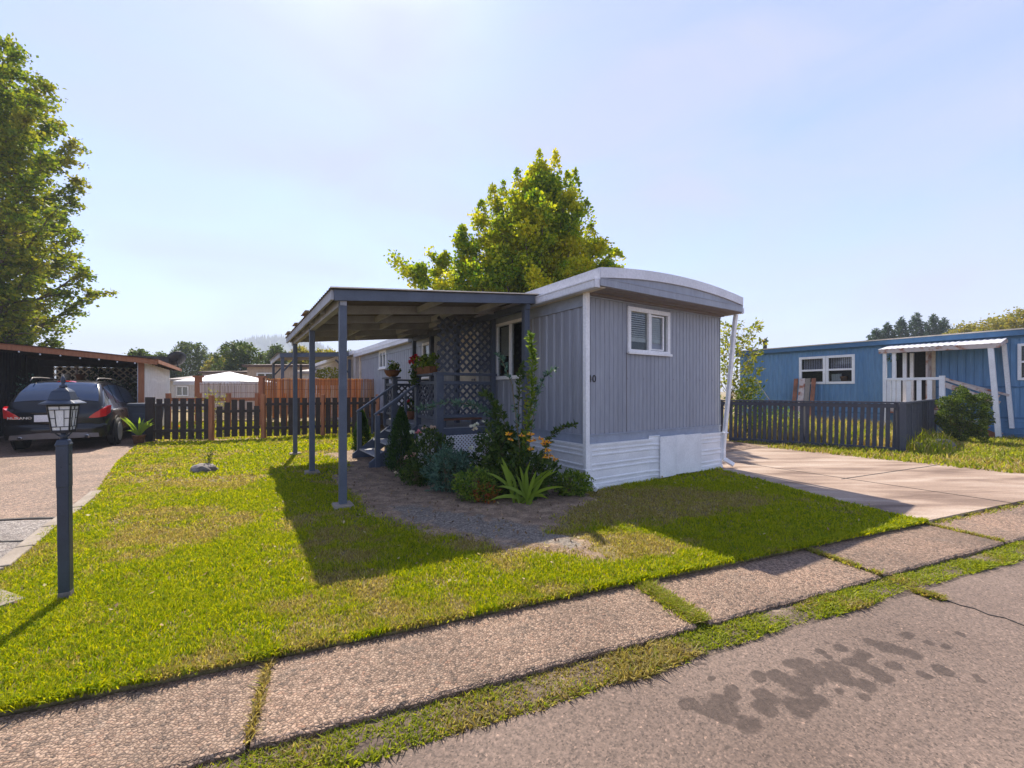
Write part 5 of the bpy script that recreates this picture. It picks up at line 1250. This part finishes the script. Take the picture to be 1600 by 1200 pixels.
text('MURANO', .085, car, 'chrome', (-.60,-.040,.79), (R(90),0,0), .006, 'lettering', 1.1)
mb = MB(); mb.bar((0.0,.20,1.30),(.38,.16,1.25),.02,.015); mb.build('rear_wiper', M['black'], car)
for sg in (1,-1):
    for y_ in (1.55, 2.6): mb = MB(); mb.box(*(sorted((sg*.935,sg*.965))),y_,y_+.16,.86,.885); mb.build('door_handle', M['carpaint'], car, bevel=.005)

# ------------------------------------------------------------------ slate fence on the right
fr = thing('slate_fence', 'slate grey slatted fence with a solid return towards the blue house', 'fence', FC)
dl_ = (FL-FC); L1 = dl_.length; dl_.normalize(); nf = Vector((dl_.y,-dl_.x,0)); nf = nf if nf.y < 0 else -nf
mb = MB(); ns_ = 30
for k in range(ns_+3):
    x_ = .10+k*L1/ns_; 
    if x_ > L1+.5: break
    mb.bar(dl_*x_+V(0,0,.10), dl_*(x_+random.uniform(-.015,.015)-.02)+V(0,0,1.19), .085, .022, up=nf)
mb.build('slat_panel', M['fence2'], fr)
mb = MB(); mb.bar(V(0,0,1.215)+nf*.02, dl_*(L1+.6)+V(0,0,1.215)+nf*.02, .10, .04); mb.bar(nf*.03+V(0,0,1.13), dl_*(L1+.6)+nf*.03+V(0,0,1.13), .025, .10); mb.build('top_rail', M['fence2'], fr)
for x_ in (0, L1*.5, L1+.55): mb = MB(); c = dl_*x_-nf*.06; mb.box(c.x-.05,c.x+.05,c.y-.05,c.y+.05,0,1.19); mb.build('post', M['fence2'], fr)
mb = MB(); mb.box(-.08,.08,-.08,.08,0,1.2); mb.build('post', M['fence2'], fr)
rd = (FR-FC); L2 = rd.length; rd.normalize(); nr2 = Vector((rd.y,-rd.x,0))
mb = MB(); k = .1
while k < L2-.05:
    ln = .012 if k < L2*.78 else -.03
    o_ = nr2*(random.random()*.03); mb.bar(rd*k+o_+V(0,0,.10), rd*(k+ln)+o_+V(0,0,1.18-.02*random.random()), .125, .03, up=nr2); k += .165
mb.build('board_panel', M['fence2'], fr)
mb = MB(); mb.bar(nr2*.03+V(0,0,1.20), rd*L2+nr2*.03+V(0,0,1.20), .09, .05); mb.build('top_rail', M['fence2'], fr)
lg = thing('timber_edging', 'weathered timber edging along the foot of the slate fence', 'edging', FC)
mb = MB(); mb.bar(nf*.04+V(-.0,0,.05)-dl_*.1, dl_*L1+nf*.04+V(0,0,.05), .09, .10); mb.build('timber', M['fence2'], lg)

# ------------------------------------------------------------------ the blue home on the right
BO = P(16.6, 0); bh = thing('blue_home', 'long blue single wide home with white windows beyond the slate fence', 'mobile home', BO, ROT)
bt0, bt1 = -9.5, 6.7
bw = [(2.02,4.05,1.80,3.0),(-3.35,-2.25,1.85,3.02),(-.25,.85,.95,3.12)]
pl = lambda x, d, z: (-d, x, z)
mb = MB(); holes_wall(mb, bt0, bt1, .62, 3.28, bw, pl, PAN, .2)
mb.box(0,4,bt1-.02,bt1,0,3.28); mb.box(3.98,4,bt0,bt1,0,3.28); mb.box(0,4,bt0,bt0+.02,0,3.28); mb.build('wall', M['blue'], bh)
mb = MB(); ribs(mb, 0, .62, bt0, bt1, lambda x, d, z: (-.02-d, z, x), [(0,0),(.1,0),(.11,.012),(.13,.012),(.14,0),(.2,0)], .2); mb.build('skirting', M['blue'], bh)
mb = MB(); mb.box(-.03,-.001,bt0,-.3,1.62,1.66) ; mb.box(-.035,-.001,bt0,bt1,.60,.66); mb.box(-.03,-.001,bt0,bt1,3.22,3.27); mb.build('trim', M['bluetrim'], bh)
mb = MB(); mb.box(-.16,4.16,bt0-.1,bt1+.12,3.28,3.46); mb.build('roof', M['bluetrim'], bh)
mb = MB(); mb.box(-.19,4.19,bt0-.1,bt1+.15,3.462,3.50); mb.build('roof_edge', M['cream'], bh)
mb = MB(); mb.box(.35,.37,bt0+.1,bt1-.1,.5,3.2); mb.build('inner_lining', M['dark'], bh)
mb = MB(); mb.tube([(1.0,6.0,3.4),(1.0,6.0,3.95)], .09, 10); mb.lathe([(.16,3.95),(.16,3.98),(.05,4.12)], (1.0,6.0,0), 10); mb.build('chimney', M['black'], bh)
for (a, b) in ((2.02,3.03),(3.04,4.05)):
    w, pbx = window(bh, 'window', a, b, 1.80, 3.0, pl, .10, mull='h', sill=False)
    mb = MB(); 
    for k in range(12): pbx(mb, a+.12+k*.066, a+.155+k*.066, -.16, -.13, 2.42, 2.9)
    mb.build('curtain', M['bluec'] if 'bluec' in M else M['curtain'], w)
    if a < 3:
        mb = MB(); pbx(mb, a+.12, b-.12, -.26, -.08, 1.88, 1.92); mb.build('inner_sill', M['benchwood'], w)
        mb = MB()
        for k in range(5): pbx(mb, b-.22-k*.07, b-.17-k*.07, -.2, -.1, 1.93, 2.22)
        mb.build('books', M['white'], w)
        mb = MB(); mb.lathe([(.10,0),(.14,.16),(.15,.18)], (.15,a+.42,1.93), 12); mb.build('basket', M['coir'], w)
w, pbx = window(bh, 'window', -3.35, -2.25, 1.85, 3.02, pl, .08, mull='h', sill=False)
mb = MB(); mb.lathe([(.001,0),(.16,.0),(.16,.02),(.001,.02)], (.06,-2.72,2.16), 20, 'x'); mb.build('round_emblem', M['white'], w)
mb = MB(); mb.lathe([(.001,0),(.07,.0),(.07,.02),(.001,.02)], (.045,-2.72,2.16), 16, 'x'); mb.build('emblem_ring', M['black'], w)
mb = MB(); mb.lathe([(.001,0),(.03,.0),(.03,.02),(.001,.02)], (.03,-2.72,2.16), 12, 'x'); mb.build('emblem_centre', M['white'], w)
mb = MB(); mb.box(.055,.08,-3.2,-2.4,1.95,2.4); mb.build('curtain', M['fence2'], w)
mb = MB(); mb.box(-.045,.02,-.25,-.17,.9,3.12); mb.box(-.045,.02,.77,.85,.9,3.12); mb.box(-.045,.02,-.17,.77,3.04,3.12); mb.build('door_frame', M['cream'], bh)
mb = MB(); mb.box(-.6,-.02,-.27,-.22,.95,3.05); o = mb.build('door', M['oldwood'], bh)
# porch of the blue home
pc = thing('blue_home_porch', 'small white railed porch with a corrugated awning on the blue home', 'porch', P(16.6,0), ROT)
ps = -1.05
mb = MB(); vs = []; ncol = 60
for i in range(ncol+1):
    t = -2.05+3.0*i/ncol; wv = .014*math.sin(i*math.pi/1.5); vs += [(ps-.12,t,3.03+wv-.03*(t<-1)),(-.02,t,3.24+wv)]
mb.add(vs, [(2*i,2*i+2,2*i+3,2*i+1) for i in range(ncol)]); mb.build('awning_sheet', M['roofwhite'], pc)
mb = MB(); mb.bar((ps-.08,-2.03,2.93),(ps-.08,.93,2.96),.05,.15); mb.bar((ps-.08,-2.03,2.95),(-.03,-2.03,3.14),.05,.10); mb.build('awning_beam', M['oldwood'], pc)
for (s, t, b_, z0p) in ((ps,.78,0,0),(ps+.02,.52,0,.9),(ps+.5,.35,0,.9),(ps+.9,.25,0,.9)):
    mb = MB(); mb.bar((s,t,z0p),(s,t+b_,2.9),.10,.10); mb.build('post', M['white'], pc)
mb = MB(); mb.bar((ps-.03,-2.0,0),(ps-.03,-1.83,2.88),.12,.12); mb.build('post', M['white'], pc)
mb = MB(); mb.bar((-.12,-2.15,.3),(-.12,-1.98,3.02),.12,.10); mb.build('post', M['white'], pc)
mb = MB(); mb.bar((-.10,-.32,.9),(-.10,-.32,3.1),.06,.09); mb.build('post', M['cream'], pc)
mb = MB(); mb.box(ps,-.03,-.85,.85,.82,.90); mb.box(ps-.01,ps+.02,-.85,.85,.70,.9); mb.build('porch_floor', M['oldwood'], pc)
mb = MB(); mb.bar((ps,-.72,1.93),(ps,.80,1.93),.09,.09); mb.box(ps-.05,ps+.05,-.80,-.66,.8,2.02)
for k in range(5): mb.box(ps-.02,ps+.02,-.48+k*.27,-.36+k*.27,.9,1.9)
mb.build('railing', M['white'], pc)
mb = MB(); mb.bar((ps,-.78,1.92),(ps+.05,-2.0,1.32),.05,.09); mb.bar((ps,-.78,1.72),(ps+.05,-2.0,1.10),.03,.16); mb.bar((-.18,-.5,1.98),(-.18,-2.1,1.36),.05,.07); mb.build('stair_rail', M['oldwood'], pc)
for k in range(4): mb = MB(); mb.box(ps+.05,-.1,-1.12-k*.28,-.85-k*.28,.64-k*.18,.68-k*.18); mb.build('tread', M['oldwood'], pc)
mb = MB(); mb.bar((ps+.05,-.85,.55),(ps+.05,-1.95,0.0),.04,.3); mb.build('stringer', M['rust'], pc)
cr_ = thing('wooden_crate', 'small weathered wooden step box at the foot of the blue home', 'crate', P(16.1,-2.75), ROT)
mb = MB(); mb.box(-.2,.2,-.28,.28,.24,.29); mb.box(-.19,.19,.2,.26,0,.24); mb.box(-.19,.19,-.26,-.2,0,.24); mb.build('crate', M['oldwood'], cr_)
fb = thing('hanging_wreath', 'dark green wreath hanging under the awning of the blue home', 'wreath', P(15.6,.55,2.72), ROT)
a = rng.random(140)*6.28; leaves('wreath', np.stack([np.full(140,0.), np.cos(a)*.15, np.sin(a)*.11], -1)+rng.normal(0,.02,(140,3)), .06, LM['conif'], fb, .5)
shp = thing('porch_box', 'orange planter box standing on the blue home porch', 'planter', P(16.2,-.35,.90), ROT)
mb = MB(); mb.frustum((0,0),.25,.35,0,.32,.42,.25); mb.build('planter', M['terra'], shp)
# boards leaning under the blue window
lb = thing('leaning_boards', 'rusty brown boards and a grey sheet leaning on the blue wall under the window', 'boards', P(15.9,3.65), ROT)
for i, (t, mt, w_) in enumerate(((.45,'rust',.16),(.20,'oldwood',.22),(-.02,'concrete',.18),(-.24,'rust',.16))):
    mb = MB(); mb.bar((-.15,t-.12,0),(.58,t+.02-.12*0,2.05),w_,.03,up=(-1,0,.3)); mb.build('board', M[mt], lb)
stp = thing('stepping_stone', 'flat grey stones at the end of the slate fence return', 'stones', G(1452,700))
mb = MB(); mb.frustum((0,0),.9,.5,0,.7,.35,.14); mb.frustum((.5,.3),.7,.5,0,.5,.3,.2); mb.build('stones', M['rock'], stp, bevel=.04)
lr = thing('leaning_rake', 'thin wooden handle leaning on the blue wall behind the shrub', 'tool', P(16.2,5.5), ROT)
mb = MB(); mb.tube([(0,-.9,0.3),(.32,.3,1.9)], .016, 6); mb.build('handle', M['oldwood'], lr)

# ------------------------------------------------------------------ things behind the brown fence
cn = AT(358,611,22); cn.z = 0
tent = thing('canopy_tent', 'white pitched canopy tent in the yard behind the brown gate', 'tent', cn)
mb = MB(); r_ = 1.62; ev = 1.98
mb.add([(-r_,-r_,ev),(r_,-r_,ev),(r_,r_,ev),(-r_,r_,ev),(-.05,0,2.50),(.05,0,2.50),(-r_,-r_,ev-.18),(r_,-r_,ev-.18),(r_,r_,ev-.18),(-r_,r_,ev-.18)], [(0,1,5,4),(1,2,5),(2,3,4,5),(3,0,4),(0,6,7,1),(1,7,8,2),(2,8,9,3),(3,9,6,0)])
mb.build('canopy', M['white'], tent)
for a,b in ((-1,-1),(1,-1),(1,1),(-1,1)): mb = MB(); mb.tube([(a*1.55,b*1.55,0),(a*1.55,b*1.55,1.9)], .025, 6); mb.build('pole', M['white'], tent)
def reed(name, label, p, q, z0, z1, m_, n):
    root = thing(name, label, 'screen', p); d = q-p; mb = MB()
    for k in range(n):
        t = (k+random.random()*.6)/n; zz = z1+random.uniform(-.02,.02); c = d*t+V(random.uniform(-.01,.01),random.uniform(-.012,.012),0)
        mb.tube([c+V(0,0,z0), c+V(random.uniform(-.02,.02),0,zz)], d.length/n*.52, 4, False)
    mb.build('reeds', m_, root)
    w = MB()
    for z in np.linspace(z0+.1, z1-.08, 5): w.bar(V(0,-.02,z), d+V(0,-.02,z), .006, .012)
    w.build('wire', M['rust'], root); return root
m, nt, p_ = newmat('pale_reed'); g = N(nt,'ShaderNodeNewGeometry'); nt.links.new(ramp(nt, g.outputs['Random Per Island'], [(0,(.25,.2,.17)),(.3,(.55,.48,.44)),(1,(.66,.6,.58))]), p_.inputs['Base Color']); M['palereed'] = m
M['orreed'] = leafmat('orange_reed', [(.35,.15,.05),(.5,.24,.09),(.62,.34,.15)], .4)
reed('reed_screen', 'pale weathered reed screen behind the brown gate', AT(313,611,17)*1, AT(406,611,17.2), 0, 0, M['palereed'], 2) if 0 else None
pa = AT(312,611,17.0); pa.z = 0; pb_ = AT(407,611,17.4); pb_.z = 0; reed('reed_screen', 'pale weathered reed screen behind the brown gate', pa, pb_, .35, 1.84, M['palereed'], 110)
pa = AT(414,611,15.6); pa.z = 0; pb_ = AT(584,611,16.2); pb_.z = 0; reed('reed_screen', 'orange reed screen rising above the right part of the brown fence', pa, pb_, .5, 1.96, M['orreed'], 170)
for k, (px, Y_) in enumerate(((310,17.1),(409,17.4))):
    q = AT(px,611,Y_); q.z = 0; mb = MB(); mb.box(-.09,.09,-.09,.09,0,2.05); mb.box(-.16,.16,-.1,.1,2.05,2.12)
    tag(mb.build('wooden_post', M['cedar'], None, loc=q), ('cedar post at the left end of the pale reed screen','cedar post at the right end of the pale reed screen')[k], 'post')
def farhome(name, label, pxa, pxb, Y_, h, wallm, roofm, wins=(), arch=None, rise=.35):
    a = AT(pxa,611,Y_); b = AT(pxb,611,Y_); Wd = b.x-a.x; root = thing(name, label, 'mobile home', V(a.x,Y_,0))
    mb = MB(); ribs(mb, 0, Wd, 0, h, lambda x, d, z: (x,-d,z), PAN, .2); mb.box(0,Wd,.02,5,0,h); mb.build('wall', M[wallm], root)
    mb = MB(); mb.add([(-.2,-.25,h),(Wd+.2,-.25,h),(Wd+.2,5.2,h),(-.2,5.2,h),(-.2,-.25,h+.16),(Wd+.2,-.25,h+.16),(Wd+.2,5.2,h+.16),(-.2,5.2,h+.16),(-.1,2.5,h+.16+rise),(Wd+.1,2.5,h+.16+rise)],
        [(0,3,2,1),(0,1,5,4),(1,2,6,9,5),(2,3,7,6),(3,0,4,8,7),(4,5,9,8),(6,7,8,9)]); mb.build('roof', M[roofm], root)
    for (x0,x1,z0,z1) in wins: window(root, 'window', x0, x1, z0, z1, lambda x, d, z: (x,-d-.03,z), .08, mull='v', sill=False)
    return root
M['beige'] = mat('beige_siding', (.5,.38,.29), .6); M['brownroof'] = mat('brown_roof_trim', (.12,.075,.06), .7); M['palehome'] = mat('pale_siding', (.6,.56,.53), .6); M['greyroof'] = mat('grey_roof', (.3,.27,.26), .7)
farhome('beige_home', 'beige home with brown roof trim behind the orange reed screen', 386, 545, 30, 3.2, 'beige', 'brownroof', [(.7,1.9,1.9,2.8),(4.5,5.7,1.9,2.8)], rise=.2)
farhome('tan_home', 'low tan home with a dark roof edge behind the white canopy tent', 316, 388, 36, 3.0, 'beige', 'brownroof', rise=.2)
farhome('pale_home', 'pale home with a grey roof seen between the carport and the canopy tent', 266, 312, 34, 2.3, 'palehome', 'greyroof', [(.5,1.5,1.1,1.9)])
farhome('white_home', 'white home far behind the patio cover posts', 470, 560, 27, 2.6, 'palehome', 'greyroof', [(.5,1.5,1.3,2.1)])
farhome('grey_home', 'grey roofed home far behind above the pale reed screen', 388, 470, 44, 3.3, 'palehome', 'greyroof', rise=.5)
# second unit in line with ours, with its own slate patio cover
H2 = P(0,15.0); h2 = thing('rear_home', 'white trimmed home in line behind the grey home', 'mobile home', H2, ROT)
mb = MB(); ribs(mb, 0, 13, 0, 3.1, lambda x, d, z: (-d,x,z), PAN, .2); ribs(mb, 0, 3.5, 0, 3.1, lambda x, d, z: (x,-d,z), FINE, .1); mb.box(.02,3.5,.02,13,0,3.1); mb.build('wall', M['palehome'], h2)
mb = MB(); mb.box(-.2,3.7,-.3,13.2,3.12,3.3); mb.build('roof', M['roofwhite'], h2)
c2 = thing('rear_patio_cover', 'second slate patio roof standing farther back behind the brown fence', 'patio cover', P(0,15.4), ROT)
mb = MB(); mb.bar((-2.95,0,3.0),(-.05,0,3.18),.05,.18); mb.build('fascia', M['slate'], c2)
mb = MB(); mb.bar((-2.95,0,3.0),(-2.95,5.6,3.0),.05,.18); mb.build('fascia', M['slate_lit'], c2)
mb = MB(); mb.add([(-3.05,-.05,3.10),(-.05,-.05,3.28),(-.05,5.7,3.28),(-3.05,5.7,3.10)], [(0,1,2,3)]); mb.build('corrugated_sheet', M['corr'], c2)
for (s,t) in ((-2.85,.1),(-2.85,5.4),(-1.55,5.4),(-.15,.1)): mb = MB(); mb.box(s-.06,s+.06,t-.06,t+.06,0,2.95); mb.build('post', M['slate'], c2)
for (s,t,ds) in ((-2.85,.1,.5),(-.15,.1,-.6),(-2.85,5.4,.5)): mb = MB(); mb.bar((s,t,2.3),(s+ds,t,2.92),.05,.07); mb.build('brace', M['darkrail'], c2)
pl2 = shrub('planter_flowers', 'orange planter with green trailing plants below the second patio roof', 'planter', AT(513,611,18.5)+V(0,0,-1.5), .55,.3,.55, LM['yplant'], 700, .09, 81, z0=1.95)
mb = MB(); mb.box(-.6,.6,-.15,.15,1.75,2.05); mb.build('planter_box', M['cedar'], pl2)
# background trees
def rprof(k): return lambda f: float(np.interp(f, [0,.2,.5,.8,1.], [k*.7,k,k*.9,k*.55,k*.15]))
far_trees = [(218,575,540,34,1.5,'far','small dark green tree behind the carport roof'),(252,575,545,48,1.8,'far','low tree just right of the satellite dish'),
    (297,580,527,50,3.0,'far','spreading hazy tree above the pale home'),(378,585,527,40,2.9,'far','round dark green tree above the canopy tent'),
    (345,585,552,48,2.4,'faryel','yellow green tree left of the round dark tree'),(432,585,531,46,2.0,'far','reddish green tree left of the second patio roof'),
    (470,585,533,44,2.0,'faryel','yellowing tree seen between the first patio posts'),(508,585,540,40,2.5,'faryel','yellow tree seen over the second patio roof'),
    (545,585,543,36,1.8,'far','green tree seen beside the second patio brace')]
for i, (px, pb, ptop, Y_, rad, mk, lab) in enumerate(far_trees):
    q = AT(px, ptop, Y_); hgt = q.z*.9; q.z = 0
    tree('background_tree', lab, 'tree', q, hgt, rprof(rad*.78), .12, LM[mk], .20, 34, 230, 100+i, 'trees beyond the back yards', up=.9, trunk_h=.2, clump=.22)
for i, (px, ptop, Y_, lab) in enumerate(((1386,505,58,'left small conifer of the dark clump behind the blue home'),(1408,497,60,'second conifer of the dark clump behind the blue home'),(1432,489,62,'tallest middle conifer of the dark clump behind the blue home'),(1458,491,60,'right conifer of the dark clump behind the blue home'),(1474,497,62,'rightmost conifer of the dark clump behind the blue home'),(1368,514,58,'lowest leftmost conifer of the dark clump behind the blue home'))):
    q = AT(px, ptop, Y_); hgt = q.z; q.z = 0
    tree('conifer_tree', lab, 'tree', q, hgt, lambda f: float(np.interp(f, [0,.2,.6,.85,1.], [2.9,2.8,1.8,.9,.08])), .2, LM['conif'], .30, 64, 170, 200+i, 'dark conifers behind the blue home', up=.12, trunk_h=.08, clump=.13, asp=.35)
for i, (px, ptop, Y_, rad, lab) in enumerate(((1510,505,44,2.6,'yellow green tree over the roof of the blue home right of the conifers'),(1560,495,40,3.0,'larger yellow green tree over the right part of the blue home'),(1600,480,40,3.2,'yellow green tree at the right edge above the blue home'),(1530,512,50,2.2,'low yellow tree between the conifers and the larger yellow trees'))):
    q = AT(px, ptop, Y_); hgt = q.z*.97; q.z = 0
    tree('yellow_tree', lab, 'tree', q, hgt, rprof(rad*.95), .2, LM['faryel'], .2, 40, 300, 300+i, 'yellow green trees behind the blue home', up=.6, trunk_h=.2, clump=.35)
shrub('back_yard_shrub', 'small yellow shrub just beyond the left part of the brown fence', 'shrub', Vector((-10.2,14.4,0)), .5,.4,1.5, LM['yplant'], 420, .07, 91)
shrub('back_yard_shrub', 'low plant with orange blooms behind the left pickets of the brown fence', 'shrub', Vector((-10.0,13.2,0)), .5,.3,.5, LM['light'], 420, .07, 92, blossoms=[(-.3,-.2,.4,.1,'orangef'),(.1,-.2,.42,.1,'red')])
# ------------------------------------------------------------------ forested hills far away
nx_, ny_ = 260, 12
gx = np.linspace(-1500, 400, nx_); gy = np.linspace(0, 1, ny_)
HX, HT = np.meshgrid(gx, gy); Yh = 900+HT*420
px_ = 800+F*HX/900
ridge = np.interp(px_, [-500,100,150,200,240,280,320,360,400,430,470,520,700,1600], [44,44,42,44,56,84,102,104,101,88,62,40,12,0])
HZ_ = 1.32*ridge*np.sin(np.clip(HT*1.0,0,1)*np.pi)**.7*(1+.0*HX)+6*(fbm(HX,Yh,.012)-.5)*(ridge/60)
idx = np.arange(nx_*ny_).reshape(ny_, nx_); fc = np.stack([idx[:-1,:-1], idx[:-1,1:], idx[1:,1:], idx[1:,:-1]], -1).reshape(-1,4)
M['hill'] = mat('forest_floor', (.035,.06,.03), .9, (.05,.08,.035), .02)
hill = npmesh('hills', np.stack([HX,Yh,HZ_-1.],-1).reshape(-1,3), fc, M['hill'], None, None, True); tag(hill, kind='structure')
n = 5200; ix = rng.random(n)*(nx_-1); iy = rng.random(n)*(ny_/2+1); i0 = ix.astype(int); j0 = iy.astype(int); fx = ix-i0; fy = iy-j0
lerp = lambda A_: (A_[j0,i0]*(1-fx)+A_[j0,np.minimum(i0+1,nx_-1)]*fx)*(1-fy)+(A_[np.minimum(j0+1,ny_-1),i0]*(1-fx)+A_[np.minimum(j0+1,ny_-1),np.minimum(i0+1,nx_-1)]*fx)*fy
tx, ty, tz = lerp(HX), lerp(Yh), lerp(HZ_); hh = 9+9*rng.random(n); rr_ = hh*.22; vs = []; fs = []
ang = np.arange(5)*2*np.pi/5
base = np.stack([tx[:,None]+np.cos(ang)*rr_[:,None], ty[:,None]+np.sin(ang)*rr_[:,None], np.repeat((tz-2)[:,None],5,1)],-1)
tip = np.stack([tx,ty,tz+hh],-1)[:,None,:]
v = np.concatenate([base,tip],1).reshape(-1,3); k6 = np.arange(n)[:,None,None]*6
f3 = (k6+np.array([[i,(i+1)%5,5] for i in range(5)])[None]).reshape(-1,3)
fo = npmesh('hill_forest', v, f3, M['hill']); tag(fo, 'far hazy conifer forest covering the hills on the horizon', 'forest', kind='stuff')
# ------------------------------------------------------------------ air
mb = MB(); mb.box(-1600, 1100, -40, 1420, -2, 185)
hz = mb.build('haze', M['dark']); hz.data.materials.clear()
m = bpy.data.materials.new('haze_air'); m.use_nodes = True; nt = m.node_tree; nt.nodes.clear(); o_ = N(nt,'ShaderNodeOutputMaterial'); pv = N(nt,'ShaderNodeVolumePrincipled')
pv.inputs['Color'].default_value = (.78,.87,1,1); pv.inputs['Density'].default_value = .0009; pv.inputs['Anisotropy'].default_value = 0
nt.links.new(pv.outputs[0], o_.inputs['Volume']); hz.data.materials.append(m); tag(hz, kind='stuff'); tag(hz, 'thin bluish summer haze filling the air over the neighbourhood', 'haze')
